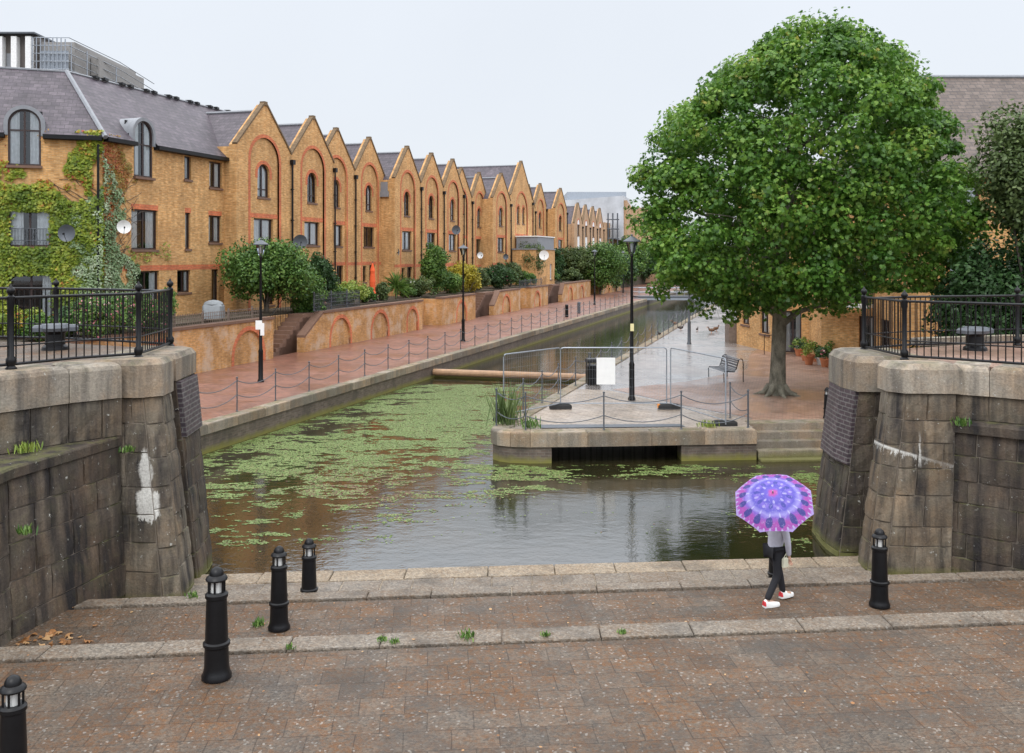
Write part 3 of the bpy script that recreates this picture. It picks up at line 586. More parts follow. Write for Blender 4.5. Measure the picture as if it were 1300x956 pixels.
def gable_house(name, label, w, zv, za, kind='std', pipe=True, group='gabled terraced houses along the left towpath', cur=(1, 1), bmat=None, depth=8, door=True):
    bm_ = bmat or BRICK; t = thing(name, label, 'house', group=group); cx = w/2; hw = w/2
    outl = [(0, -2), (w, -2), (w, zv), (cx+.12, za), (cx-.12, za), (0, zv)]
    wide = kind == 'wide'; far = kind == 'far'
    ro, ri = (2.4, 2.2) if wide else (1.5, 1.3)
    zs = zv+.9-ro-.05 if not wide else zv+.7-ro
    wins = []
    if wide: wins = [(cx-1.0, zs-1.1, .95, 1.9, True), (cx+1.0, zs-1.1, .95, 1.9, True), (cx, 3.55, 1.9, 1.4, False)]
    elif far: wins = [(cx, zv-1.6, 1.3, 1.5, False), (cx, zv-5.0, 1.3, 1.6, False)]
    else: wins = [(cx, 6.1, 1.1, 1.85, True), (cx, 3.5, 1.75, 1.42, False), (cx+.55, .1, .9, 2.1, False), (cx-.7, 1.0, .55, 1.15, False)]
    walls = MB()
    recess = arch(cx, 2*ri, -1.5, zs+ri, 18) if not far else None
    if far: walls.plate(outl, [rect(c-ww/2, z, c+ww/2, z+hh) for c, z, ww, hh, a in wins], 0, .4)
    else:
        walls.plate(outl, [recess], 0, .1)
        walls.plate(outl, [arch(c, ww, z, z+hh) if a else rect(c-ww/2, z, c+ww/2, z+hh) for c, z, ww, hh, a in wins], .1, .45)
    walls.box(0, .45, -2, .25, depth, zv-.1); walls.box(w-.25, .45, -2, w, depth, zv-.1); walls.box(.25, depth-.25, -2, w-.25, depth, zv-.1)
    wall = walls.build('wall', bm_, t)
    cp = MB()                                      # sloping brick-on-edge gable cap
    for sg in (-1, 1):
        a = (cx+sg*.1, za); b = (cx+sg*hw, zv); dx, dz = b[0]-a[0], b[1]-a[1]; l = math.hypot(dx, dz); nx, nz = -dz/l*sg*-1, abs(dx)/l
        p = [(a[0], a[1]), (b[0], b[1]), (b[0]+sg*abs(dz)/l*.07, b[1]+.09), (a[0]+sg*.02, a[1]+.11)]
        if sg < 0: p = p[::-1]
        cp.plate(p, [], -.05, .24)
    cp.box(cx-.14, -.06, za-.05, cx+.14, .25, za+.17)
    cp.build('gable_cap', COPE, t)
    if not far:
        tr = MB(); tr.plate(ring(cx, ro, ri, -1.5, zs), [], -.006, .1); 
        tr.plate(rect(cx-ri, 4.95, cx+ri, 5.2), [], .085, .1); tr.plate(rect(cx-ri, 2.22, cx+ri, 2.45), [], .085, .1)
        for c, z, ww, hh, a in wins:
            if a: tr.plate(ring(c, ww/2+.2, ww/2, z+hh-ww/2-.25, z+hh-ww/2), [], .082, .1)
        tr.build('arch_trim', REDB, t)
        for xa, xb in ((0, cx-ro), (cx+ro, w)): pl = MB(); pl.plate(rect(xa, 2.2, xb, 2.42), [], -.004, .05); pl.build('brick_band', REDB, t)
    else:
        tr = MB(); c, z, ww, hh, a = wins[0]; tr.plate(ring(c, ww/2+.2, ww/2+.0, z+hh-.1, z+hh, 10), [], -.01, .05); tr.build('arch_trim', REDB, t)
        tr = MB(); tr.plate(arch(c, ww, z+hh, z+hh+ww/2), [], -.006, .02); tr.build('render_panel', CURT, t); tr = MB(); tr.plate(rect(cx-.62, wins[1][1]+wins[1][3], cx+.62, wins[0][1]), [], -.008, .02); tr.build('render_panel', CURT, t)
    for c, z, ww, hh, a in wins:
        window(t, c, z, ww, hh, a, y=.22 if not far else .12, bars=2 if ww > .7 else 1, transom=.45 if a else None, curtain=cur if z > 1 or a else (0, 0))
    rf = MB(); zr = za-.35; e_ = .08
    for sg in (-1, 1):
        A = (cx, zr); B = (cx+sg*(hw+.0), zr-(hw)*(za-zv)/hw)
        q = [(A[0], .41, A[1]), (B[0], .41, B[1]), (B[0], depth+.3, B[1]), (A[0], depth+.3, A[1])]
        if sg > 0: rf.face(q)
        else: rf.face(q[::-1])
    rf.build('roof', SLATE, t); r2 = MB(); r2.tube([(cx, .42, zr+.02), (cx, depth+.3, zr+.02)], .09, 6); r2.build('ridge_tiles', LEAD, t)
    if pipe: drainpipe(t, w+.0, -1.5, zv-.55, big=(pipe == 'big'))
    return t
HZ = 2.9; KH = -29.53; UD = math.hypot(.3017, 1); UR = math.atan2(1, .3017)
def hpos(s, r=0): # point along the terrace: s = distance, r = set back
    ux, uy = .3017/UD, 1/UD; x0 = KH*uy*uy; y0 = -KH*uy*ux   # foot of perpendicular from origin
    return (x0+ux*s-uy*r, y0+uy*s+ux*r)
def s_of(px, r=0): K = -1200*KH+1254*r; Y = K/(1012-px); return (Y-hpos(0, r)[1])/(1/UD)
b = [(52.05-0, 0)]
rows = [(300, 369.7, 0), (369.7, 423.8, 0)]
S0 = s_of(300); S2 = s_of(423.8)
place = []     # (s, width, setback, kind, zv, za)
s1 = s_of(369.7)
place.append((S0, s1-S0, 0, 'std', 8.75, 11.25)); place.append((s1, S2-s1, 0, 'std', 8.75, 11.25))
r = 1.1; s3 = s_of(450.3, r); s4 = s_of(488, r)
place.append((S2, s3-S2, r, 'std', 8.75, 11.25)); place.append((s3, s4-s3, r, 'std', 8.75, 11.25))
s5 = s_of(501); s6 = s_of(534); s7 = s_of(562.8); s8 = s_of(588)
for a, c in ((s5, s6), (s6, s7), (s7, s8)): place.append((a, c-a, 0, 'std', 8.55, 10.95))
s9 = s_of(599, r); s10 = s_of(619, r)
place.append((s8, s9-s8, r, 'std', 8.3, 10.7)); place.append((s9, s10-s9, r, 'std', 8.3, 10.7))
s11 = s_of(625.5); s12 = s_of(648); s13 = s_of(675.7)
place.append((s11, s12-s11, 0, 'std', 8.5, 10.9)); place.append((s12, s13-s12, 0, 'wide', 9.1, 12.9))
s14 = s_of(704.6); w3 = (s14-s13)/2
place.append((s13, w3, r, 'std', 8.4, 10.9)); place.append((s13+w3, w3, r, 'std', 8.9, 11.6))
s15 = s_of(719.6); place.append((s14, s15-s14, 0, 'std', 8.7, 11.4))
labels = ['first gabled house after the creeper-covered corner house, brick with a tall red arch', 'second gabled house from the corner house, round dark satellite dish on its left pipe',
 'narrow-looking set back gabled house, third from the creeper-covered corner house', 'fourth gabled house from the corner, set back, hopper drain on its right',
 'fifth gabled house from the corner, standing forward beside the hopper drain, above the spiky palm', 'sixth gabled house from the corner, above the tall conifer-like shrub',
 'seventh gabled house from the corner, above the yellow shrub', 'eighth gabled house from the corner, mostly hidden behind its forward neighbour',
 'ninth gabled house from the corner, set back just left of the tall wide gable group', 'gabled house just left of the widest gable, its roof overlapping the wide one',
 'widest and tallest gable of the terrace with two arched windows under one large arch', 'small gabled house directly right of the widest gable',
 'gabled house rising behind the small one, two to the right of the widest gable', 'last of the yellow gabled houses, above the dark cypress']
proto = gable_house('gabled_house', 'x', 5.0, 8.75, 11.25, 'std')
used = False; CURT_MESHES = []
for i, (s_, w_, r_, kd, zv, za) in enumerate(place):
    X, Y = hpos(s_, r_)
    if kd == 'std':
        if not used: h = proto; used = True
        else: h = dup(proto)
        h.location = (X, Y, HZ-(8.75-zv)); h.rotation_euler = (0, 0, UR); h.scale = (w_/5.0, 1, 1)
    else:
        h = gable_house('gabled_house', 'x', w_, zv, za, 'wide'); h.location = (X, Y, HZ); h.rotation_euler = (0, 0, UR)
    h['label'] = labels[i]
# vary curtains house to house
bpy.context.view_layer.update()
R_ = random.Random(3)
for o in list(bpy.data.objects):
    if o.name.split('.')[0] == 'curtain' and o.parent and o.parent.parent and o.parent.parent.name.startswith('gabled_house.'):
        k = R_.random()
        if k < .3: bpy.data.objects.remove(o)
# pale far row
fl = ['leftmost of the four pale far gables beyond the yellow terrace', 'second of the four pale far gables', 'third of the four pale far gables', 'rightmost of the four pale far gables, beside the white wrapped building']
f0 = gable_house('far_gabled_house', fl[0], 5.2, 7.6, 10.3, 'far', bmat=BRICKF, group='pale gabled houses far along the canal'); sf = s_of(729); wf = (s_of(766)-sf)/4
for i in range(4):
    h = f0 if i == 0 else dup(f0, label=fl[i]); X, Y = hpos(sf+i*wf, 0); h.location = (X, Y, HZ-.4); h.rotation_euler = (0, 0, UR); h.scale = (wf/5.2, 1, 1)
# side block left of the far row (plain end wall with hipped roof)
eb = thing('end_house', 'plain brick house end with slate roof left of the four pale far gables', 'house', (*hpos(s15+.2, 1.6), HZ), UR)
m = MB(); wl_ = sf-s15-.3; m.box(0, 0, -2, wl_, 9, 7.4); m.build('wall', BRICK, eb)
m = MB(); m.idx([(-.1, -.2, 7.4), (wl_+.1, -.2, 7.4), (wl_+.1, 9.2, 7.4), (-.1, 9.2, 7.4), (-.1, 4.5, 9.9), (wl_+.1, 4.5, 9.9)], [(0,1,5,4), (2,3,4,5), (0,4,3), (1,2,5)]); m.build('roof', SLATE, eb)
# drain box bays between the blocks
for sA, sB, zz in ((s4, s5, 8.2), (s10, s11, 7.9)):
    pass
# ---- corner house (two wings round the creeper corner)
CX, CY = px_line(-30.3, 36360/882)
HA = math.radians(19.1)
ch = thing('corner_house', 'three storey yellow brick corner house under a purple slate roof, half covered in creeper', 'house', (CX, CY, HZ))
LB = 10.6; LA = 14.0; ze = 8.0
# wing A local x from -LA..0 ; wing B local x from 0..LB
def holes_for(ws): return [arch(c, w, z, z+h) if a else rect(c-w/2, z, c+w/2, z+h) for c, z, w, h, a in ws]
wa = [(-3.05, 6.7, 1.27, 2.4, True), (-3.55, 6.2-2.95, 1.75, 1.65, False), (-2.85, 3.25, 1.65, 1.6, False), (-2.8, 0.0, 1.75, 2.15, False), (-6.6, 6.75, 1.45, 2.35, True), (-6.6, 3.25, 1.7, 1.6, False)]
wa = [w for i, w in enumerate(wa) if i != 1]
sB0 = CY
def bx(Y): return (Y-CY)*UD
wb = [(bx(43.8), 6.5, 1.3, 2.6, True), (bx(47.0), 6.65, .55, 1.15, False), (bx(49.25), 6.4, 1.1, 1.35, False),
      (bx(43.9), 3.15, 1.85, 1.85, False), (bx(47.0), 3.2, .42, 1.8, False), (bx(49.2), 3.55, 1.1, 1.4, False),
      (bx(44.0), .1, 1.85, 2.05, False), (bx(46.7), 1.05, 1.05, 1.1, False), (bx(49.2), .1, .6, 2.05, False)]
def upper(ws): return [w for w in ws if w[4]]
def wing(x0, x1, ws, rz):
    # arched windows break the eave: their wall part ends at the eave, the rest sits in a dormer
    m = MB(); hs = []; 
    outl = [(x0, -2), (x1, -2), (x1, ze)]
    for c, z, w, h, a in sorted([w for w in ws if w[4]], reverse=True): outl += [(c+w/2, ze), (c+w/2, z), (c-w/2, z), (c-w/2, ze)]
    outl.append((x0, ze)); m.plate(outl, [rect(c-w/2, z, c+w/2, z+h) for c, z, w, h, a in ws if not a], 0, .35); m.build('wall', BRICK, ch, rz=rz)
    tr = MB()
    for c, z, w, h, a in ws:
        if not a and z > 3 and z < 4: tr = MB(); tr.plate(rect(c-w/2-.03, z+h, c+w/2+.03, z+h+.24), [], -.006, .1); tr.build('brick_lintel', REDB, ch, rz=rz)
    tr = MB(); tr.plate(rect(x0, 2.17, x1, 2.42), [], -.008, .05); tr.build('brick_band', REDB, ch, rz=rz)
    for c, z, w, h, a in ws:
        window(ch, c, z, w, h, a, y=.1 if not a else .02, bars=2 if w > .7 else 1, transom=(1.5 if a else None), rz=rz, curtain=(.8, .8) if z > 2 else (0, .6), rail=(z > 3 and z < 4 and rz == HA), sill=not a or True)
        if a:
            d = MB(); ro = w/2+.16; zs = z+h-w/2; n = 14
            pts = []
            for i in range(n+1): an = math.pi*i/n; pts += [(c+ro*math.cos(an), -.06, zs+ro*math.sin(an)), (c+ro*.9*math.cos(an)*1.0, max(.3, (zs+ro*math.sin(an)-ze)+.6), zs+ro*math.sin(an)-.02)]
            d.idx(pts, [(2*i, 2*i+1, 2*i+3, 2*i+2) for i in range(n)])
            d.plate(ring(c, ro, w/2, ze-.02, zs), [], -.07, .14)
            d.build('dormer_hood', LEAD, ch, rz=rz, smooth=True)
    xs = sorted([(c-w/2-.1, c+w/2+.1) for c, z, w, h, a in ws if a]); cur = x0
    for a_, b_ in xs+[(x1, x1)]:
        if a_ > cur: gt = MB(); gt.box(cur, -.32, ze-.14, a_, -.18, ze+.04); gt.box(cur, -.19, ze-.16, a_, .0, ze-.02); gt.build('gutter', IRON, ch, rz=rz)
        cur = b_
wing(-LA, 0, wa, HA); wing(0, LB, wb, UR)
nA = Vector((-math.sin(HA), math.cos(HA))); nB = Vector((-math.sin(UR), math.cos(UR))); uA = Vector((math.cos(HA), math.sin(HA))); uB = Vector((math.cos(UR), math.sin(UR)))
sb = 3.5; M = Matrix(((nA.x, nA.y), (nB.x, nB.y))).inverted() @ Vector((sb, sb)); E = Matrix(((nA.x, nA.y), (nB.x, nB.y))).inverted() @ Vector((-.28, -.28))
E2 = Matrix(((nA.x, nA.y), (nB.x, nB.y))).inverted() @ Vector((2*sb+.3, 2*sb+.3)); zr = ze+3.4; z_e = ze-.02
def roofface(pl, rz, name='roof'):
    c, s = math.cos(-rz), math.sin(-rz); m = MB(); m.face([(x*c-y*s, x*s+y*c, z) for x, y, z in pl]); return m.build(name, SLATE, ch, rz=rz)
a0 = E-uA*LA; a1 = M-uA*LA; b0 = E+uB*LB; b1 = M+uB*(LB+6)
kf = .72/(sb+.28); zk = z_e+(zr-z_e)*kf; H_ = E+(M-E)*kf
def strip_roof(u, nrm, x0, x1, ws, rz, hip_at_end):
    def pt(x, per, z): v = u*x+nrm*per; return (v.x, v.y, z)
    xh, xe = H_.dot(u), E.dot(u)      # where the hip crosses the two levels
    cuts = sorted([(c-w/2-.14, c+w/2+.14) for c, z, w, h, a in ws if a]); 
    if hip_at_end: runs = []; cur = (x0, x0); 
    edges = [(x0, x0) if hip_at_end else (xe, xh)]; out = []
    for a_, b_ in cuts: out.append((edges[-1], (a_, a_))); edges.append((b_, b_))
    out.append((edges[-1], (xe, xh) if hip_at_end else (x1, x1)))
    for (l0, l1), (r0, r1) in out: roofface([pt(l0, -.28, z_e), pt(r0, -.28, z_e), pt(r1, .44, zk), pt(l1, .44, zk)], rz)
strip_roof(uA, nA, -LA, 0, wa, HA, True); strip_roof(uB, nB, 0, LB, wb, UR, False)
ak = H_-uA*LA; bk = H_+uB*LB
roofface([(ak.x, ak.y, zk), (H_.x, H_.y, zk), (M.x, M.y, zr), (a1.x, a1.y, zr)], HA)
roofface([(H_.x, H_.y, zk), (bk.x, bk.y, zk), (b1.x, b1.y, zr), (M.x, M.y, zr)], UR)
roofface([(a1.x, a1.y, zr), (M.x, M.y, zr), (E2.x, E2.y, z_e), (E2.x-uA.x*LA, E2.y-uA.y*LA, z_e)], HA)
roofface([(M.x, M.y, zr), (b1.x, b1.y, zr), (E2.x+uB.x*LB, E2.y+uB.y*LB, z_e), (E2.x, E2.y, z_e)], UR)
m = MB(); m.tube([(E.x, E.y, z_e+.03), (M.x, M.y, zr+.03)], .11, 6); m.tube([(M.x, M.y, zr+.03), (b1.x, b1.y, zr+.03)], .06, 5); m.tube([(M.x, M.y, zr+.03), (a1.x, a1.y, zr+.03)], .06, 5)
m.build('ridge_flashing', LEAD, ch)
m = MB()
for i in range(26):
    if i % 3: p = M+uB*(1.2+i*.62); m.box(p.x-.16, p.y-.2, zr+.02, p.x+.16, p.y+.2, zr+.14)
m.build('ridge_vent', IRON, ch)
drainpipe(ch, 0, 0, 0) if False else None
m = MB(); m.tube([(-.1, -.2, 0), (-.1, -.2, ze-.3)], .055, 8); m.build('drainpipe', IRON, ch)
m = MB(); m.tube([(uB.x*10.25+.12, uB.y*10.25-.1, 3.4), (uB.x*10.25+.12, uB.y*10.25-.1, ze-.2)], .055, 8); m.build('drainpipe', IRON, ch)
m = MB(); m.box(LB-.1, .3, -2, LB+.2, 7, ze-.1); m.box(0, 7, -2, LB, 7.2, ze-.1); m.build('rear_wall', BRICK, ch, rz=UR)
# long rear roof behind the gables
rr = thing('rear_roof_range', 'long slate roof range running behind the gables with a small brick parapet end', 'roof', (*hpos(s_of(300)-2, 7.6), HZ), UR)
tot = s13-S0+2
m = MB(); m.idx([(0, -2.5, 9.6), (tot, -2.5, 9.3), (tot, 1, 11.6), (0, 1, 12.0), (0, 4.5, 9.6), (tot, 4.5, 9.3)], [(0,1,2,3), (3,2,5,4), (0,3,4), (1,5,2)]); m.build('roof', SLATE, rr)
m = MB(); 
for i in range(int(tot/1.4)):
    if i % 4 != 2: m.box(i*1.4, .85, 12.0-.4*i*1.4/tot, i*1.4+.8, 1.15, 12.14-.4*i*1.4/tot)
m.build('ridge_vent', IRON, rr)
m = MB(); m.plate([(0, 9), (0, 9.01), (0, 9)], [], 0, .1) if False else m.box(-.35, -2.2, 4, 0, 4, 9.7); m.prism([(-.35, .4), (-.0, .4), (0, 1.6), (-.35, 1.6)], 9.7, 12.2); m.build('parapet', BRICK, rr)
# hopper boxes in the angles
for sA, kk, nm in ((s4, 1.1, 'a'), (s10, 1.1, 'b')):
    t = thing('rain_hopper', 'boxed lead rain hopper %s' % ('between the fourth and fifth gabled houses' if nm == 'a' else 'two gables left of the widest gable'), 'drain', (*hpos(sA-.35, .85), HZ), UR)
    m = MB(); m.box(-.35, -.3, 7.6, .25, .25, 8.3); m.box(-.45, -.4, 7.2, .3, .3, 7.6); m.build('hopper', LEAD, t)
    m = MB(); m.tube([(-.1, -.05, -1), (-.1, -.05, 7.3)], .06, 8); m.build('pipe', IRON, t)
# projecting low brick block with metal tank on the roof
XY = gp(650, 325+40, 2.9)
pb = thing('brick_annex', 'small yellow brick annex with a white sash window and lead box on its flat roof', 'building', (*hpos(s_of(648)+.3, -2.6), HZ), UR)
wlen = 8
m = MB(); m.plate(rect(0, -2, wlen, 3.5), [rect(5.9, .3, 6.9, 2.0)], 0, .3); m.box(0, .3, -2, .3, 2.5, 3.5); m.box(wlen-.3, .3, -2, wlen, 2.5, 3.5); m.build('wall', BRICK, pb)
m = MB(); m.box(-.1, -.1, 3.5, wlen+.1, 2.6, 3.62); m.build('flat_roof', LEAD, pb)
m = MB(); m.box(1.2, .1, 3.62, wlen, 2.4, 4.85); m.build('roof_tank', LEAD, pb); m = MB(); m.box(1.1, .0, 4.85, wlen+.1, 2.5, 4.95); m.build('tank_lid', WHITEP, pb)
window(pb, 6.4, .3, 1.0, 1.7, frame=WHITEP, curtain=(1, 1))
# ---- white sheeted building and brick block at the far end
X, Y = (735-650)*150/1200, 150
wbg = thing('wrapped_building', 'far building wrapped in white scaffold sheeting behind the pale gables', 'building')
def dpt(px, py, Yd): return ((px-650)*Yd/1200, Yd, CH+(325-py)*Yd/1200)
m = MB(); p = [dpt(700, 300, 152), dpt(794, 300, 152)]
m.prism([(p[0][0], 156), (p[1][0], 150), (p[1][0]+4, 175), (p[0][0], 175)], 1, 14.6); m.build('body', BRICKF, wbg)
m = MB(); q = [dpt(706, 255, 155), dpt(792, 250, 149)]
m.idx([(q[0][0], 155.5, 10), (q[1][0], 149.5, 8.2), (q[1][0], 149.5, 15.3), (q[0][0], 155.5, 14.8), (q[1][0]+4, 172, 16), (q[0][0], 172, 15.2), (q[1][0]+4, 172, 8)], [(0,1,2,3), (3,2,4,5), (1,6,4,2)]); m.build('sheeting', flat('grey_white_sheeting', (.50, .52, .55), .6, var=.2, scale=.5), wbg)
m = MB(); m.box(p[0][0]+3, 160, 14.5, p[0][0]+13, 170, 16.6); m.build('roof_housing', GALV, wbg)
m = MB()
for px in (772, 778, 784): a = dpt(px, 325, 148.8); m.tube([(a[0], 148.8, 7.5), (a[0], 148.8, 12.5)], .12, 5)
for z in (8.5, 10, 11.5): m.tube([(dpt(770, 0, 148.8)[0], 148.8, z), (dpt(786, 0, 148.8)[0], 148.8, z)], .1, 5)
m.build('scaffold', GREYS, wbg)
bb = thing('brick_block', 'distant orange brick block with small dark windows right of the white sheeting', 'building')
a, c = dpt(767, 0, 147)[0], dpt(800, 0, 160)[0]
m = MB(); m.prism([(a, 147), (c, 163), (c+6, 170), (a-6, 165)], 1, 11); m.prism([(dpt(786, 0, 156)[0], 155), (c+.1, 163), (c+6, 172), (a+4, 172)], 1, 14.3); m.build('wall', BRICKF, bb)
rzb = math.atan2(16, c-a)
for i in range(4):
    for z in (3.2, 6.0, 8.6):
        m = MB(); k = 2.2+i*4.6; m.box(k, -.08, z, k+1.1, .2, z+1.6); m.build('window', DARK, bb, loc=(a, 147, 0), rz=rzb)
# ---- tower block under scaffolding top left
tw = thing('tower_block', 'tall grey concrete block with white fins and scaffolding behind the corner house roof', 'building')
Yt = 95
def tx(px): return (px-650)*Yt/1200
def tz(py): return CH+(325-py)*Yt/1200
m = MB(); m.box(tx(-80), Yt, 1, tx(47), Yt+14, tz(45)); m.build('wall', flat('dark_cladding', (.10, .085, .075), .6), tw)
m = MB(); m.box(tx(47), Yt+.5, 1, tx(92), Yt+16, tz(52)); m.build('stair_wing', flat('grey_concrete', (.28, .27, .26), .8), tw)
for px in (-14, 4, 22, 40): m = MB(); m.box(tx(px)-.28, Yt-.7, 10, tx(px)+.28, Yt+.01, tz(48)); m.build('fin', CURT, tw)
m = MB(); m.box(tx(-80), Yt-.9, tz(45), tx(49), Yt+14.5, tz(43)); m.build('roof_slab', GREYS, tw)
for px in (-6, 13): 
    for z in (16, 21.5): m = MB(); m.box(tx(px)-.35, Yt-.06, z, tx(px)+.4, Yt+.1, z+4.6); m.build('window', PANE if False else LEAD, tw)
m = MB()
for i in range(13):
    px = 46+i*5.2; yy = Yt-.8 if px < 92 else Yt-.8+(px-92)*.5
    m.tube([(tx(px), yy, 8), (tx(px), yy, tz(50+max(0, px-85)*.7))], .06, 4)
for py in (50, 60, 70, 80, 90): m.tube([(tx(46), Yt-.8, tz(py)), (tx(92), Yt-.8, tz(py)), (tx(110), Yt+8, tz(py+8)), (tx(124), Yt+15, tz(py+22))], .05, 4)
m.build('scaffold', GALV, tw)
m = MB(); m.box(tx(56), Yt-.6, 8, tx(90), Yt-.5, tz(66)); m.build('netting', GALV, tw)
m = MB(); m.box(tx(93), Yt+4, 1, tx(104), Yt+16, tz(62)); m.build('rear_wing', MAT['grey_concrete'], tw)

# ------------------------------------------------------------------ garden wall along the towpath (segments between stairs)
KW = -25.05
def wpos(Y, back=0): x, y = px_line(KW, Y); c, s = math.cos(UR), math.sin(UR); return (x-s*back, y+c*back)
def garden_wall(label, Y0, Y1, arches, ends=(1, 1), slope=0):
    L_ = (Y1-Y0)*UD; t = thing('garden_wall', label, 'wall', (*wpos(Y0), .85), UR, 'brick garden walls along the left towpath')
    m = MB(); out = rect(0, -.3, L_, 1.88)
    if slope: out = [(0, -.3), (L_, -.3), (L_, 1.88), (slope, 1.88), (0, .75)]
    hs = []
    for c, w, h in arches: hs.append(arch((c-Y0)*UD, w, -.29, h))
    m.plate(out, hs, 0, .1); m.plate(out, [], .1, .4); m.build('brickwork', GWALL, t)
    if arches:
        r_ = MB()
        for c, w, h in arches: r_.plate(ring((c-Y0)*UD, w/2+.2, w/2, -.2, h-w/2), [], -.01, .1)
        r_.build('arch_trim', REDB, t)
    m = MB(); m.box(-.04 if not slope else slope, -.06, 1.88, L_+.04, .46, 2.0); m.build('wall_cap', SILL, t)
    if slope:
        m = MB(); m.idx([(0, -.05, .75), (slope, -.05, 1.88), (slope, .45, 1.88), (0, .45, .75), (0, -.05, .87), (slope, -.05, 2.0), (slope, .45, 2.0), (0, .45, .87)], [(0,3,2,1),(4,5,6,7),(0,1,5,4),(1,2,6,5),(2,3,7,6),(3,0,4,7)]); m.build('sloping_cap', SILL, t)
    m = MB(); 
    for k in np.arange(4.4, L_-1, 5.0): m.box(k-.02, -.035, -.3, k+.3, 0, 1.88) if all(abs(k-(c-Y0)*UD) > w/2+.4 for c, w, h in arches) else None
    if m.v: m.build('pilaster', GWALL, t)
    return t
garden_wall('garden wall with two red blind arches nearest the left pier, lattice on top', 24, 45.2, [(37.2, 2.3, 1.45), (43.2, 2.4, 1.5)])
garden_wall('long garden wall with three red blind arches right of the first towpath stairs', 48.0, 63.2, [(51.9, 2.3, 1.5), (56.8, 2.3, 1.5), (61.6, 1.7, 1.45)], slope=2.0)
garden_wall('short garden wall with a half hidden arch between two recesses', 66.6, 73.6, [(70.6, 2.0, 1.45)])
garden_wall('garden wall with one red arch just right of the second towpath stairs', 78.0, 85.5, [(81.5, 2.0, 1.45)], slope=1.6)
garden_wall('short garden wall beneath the brick annex', 88.8, 95.0, [(91.2, 1.9, 1.4)])
garden_wall('garden wall with two narrow arches below the cypress', 100.6, 114.5, [(104.5, 1.9, 1.4), (110, 1.9, 1.4)], slope=1.0)
garden_wall('far garden wall with one arch below the bushy far trees', 121, 134, [(125, 2, 1.4)])
def back_wall(Y0, Y1, steps):
    L_ = (Y1-Y0)*UD
    m = MB(); m.box(0, 1.3, -.3, L_, 1.6, 1.86); m.box(-.3, .4, -.3, 0, 1.6, 1.86); m.box(L_, .4, -.3, L_+.3, 1.6, 1.86); return m
for Y0, Y1, steps, lb in ((45.2, 50.2, 1, 'first brick towpath stairs, between the lattice wall and the arched wall'), (63.2, 66.6, 0, ''), (73.6, 80, 1, 'second brick towpath stairs, below the yellow shrub'), (85.5, 88.8, 0, ''), (95.0, 101.5, 1, 'third towpath stairs beside the brick annex'), (114.5, 121, 0, '')):
    nm = 'stairs' if steps else 'garden_wall'
    t = thing(nm, lb or {63.2: 'plain brick recess wall left of the half hidden arch', 85.5: 'plain brick recess wall left of the annex', 114.5: 'dark recessed garden entrance far along the towpath wall'}[Y0], nm.replace('_', ' '), (*wpos(Y0), .85), UR, 'stairs up from the left towpath' if steps else 'brick garden walls along the left towpath')
    back_wall(Y0, Y1, steps).build('side_wall', GWALL, t)
    if steps:
        m = MB()
        for i in range(10): m.box(.6+i*.33, .42, -.2, (Y1-Y0)*UD-.01, 1.29, .19*(i+1), t=random.random())
        m.build('steps', SILL, t)
        m = MB()
        for k in range(14): x = .5+k*.25; z = min(1.9, .19*(k*.76+1)); m.tube([(x, 1.24, z-.1), (x, 1.24, z+.85)], .012, 4)
        m.tube([(.5, 1.24, 1.0), (3.0, 1.24, 2.7), (4.0, 1.24, 2.75)], .02, 5); m.build('handrail', IRON, t)
# ------------------------------------------------------------------ right hand house by the forecourt
rh = thing('canalside_house', 'yellow brick house with steep brown tiled roof behind the big plane tree', 'house')
def rwall(p, q, z0, z1, ws=(), mat=BRICK, th=.3):
    L_ = math.hypot(q[0]-p[0], q[1]-p[1]); rz = math.atan2(q[1]-p[1], q[0]-p[0]); m = MB()
    m.plate(rect(0, z0, L_, z1), [arch(c, w, z, z+h) if a else rect(c-w/2, z, c+w/2, z+h) for c, z, w, h, a in ws], 0, th); m.build('wall', mat, rh, loc=(*p, 0), rz=rz)
    for c, z, w, h, a in ws: window(rh, c, z, w, h, a, y=.1, bars=2 if w > .8 else 1, loc=(*p, 0), rz=rz, curtain=(.8, .8))
    return rz
rwall((12.6, 53), (13.35, 47.6), .5, 9, [(1.3, 2.0, 1.1, 1.5, True), (3.9, 1.7, 1.2, 1.5, False), (1.3, 5.2, 1.1, 1.4, False), (3.9, 5.0, 1.2, 1.5, False)])
rwall((13.35, 47.6), (14.75, 47.0), .5, 9, [(.75, .9, .85, 2.1, False)])
rwall((14.75, 47.0), (14.4, 44.0), .5, 9)
rwall((14.4, 44.0), (16.25, 42.2), .5, 9, [(1.2, 3.75, 1.6, 1.8, False), (2.15, .95, .7, 2.1, False)])
rwall((16.25, 42.2), (16.0, 39.5), .5, 9.2, [(1.3, 1.0, 1.1, 2.0, False)])
rwall((16.0, 39.5), (34, 39.5), .5, 9.2, [(2.9, 7.35, 1.25, 1.5, False), (2.9, 4.4, 1.25, 1.6, False), (6.6, 7.35, 1.25, 1.5, False), (6.6, 4.4, 1.25, 1.6, False), (5.2, 1.9, 1.1, 1.9, False), (10.5, 4.4, 1.25, 1.6, False)])
rwall((21, 75), (12.6, 53), .5, 9)
m = MB(); m.idx([(15.6, 39.1, 9.15), (35, 39.1, 9.15), (35, 44.2, 14.1), (19.0, 44.2, 14.1), (15.6, 50, 9.15), (35, 50, 9.15)], [(0,1,2,3), (0,3,4), (3,2,5,4)]); m.build('roof', SLATER, rh)
m = MB(); m.tube([(19.0, 44.2, 14.12), (35, 44.2, 14.12)], .1, 6); m.tube([(15.6, 39.1, 9.2), (19.0, 44.2, 14.12)], .1, 6); m.build('ridge_flashing', LEAD, rh)
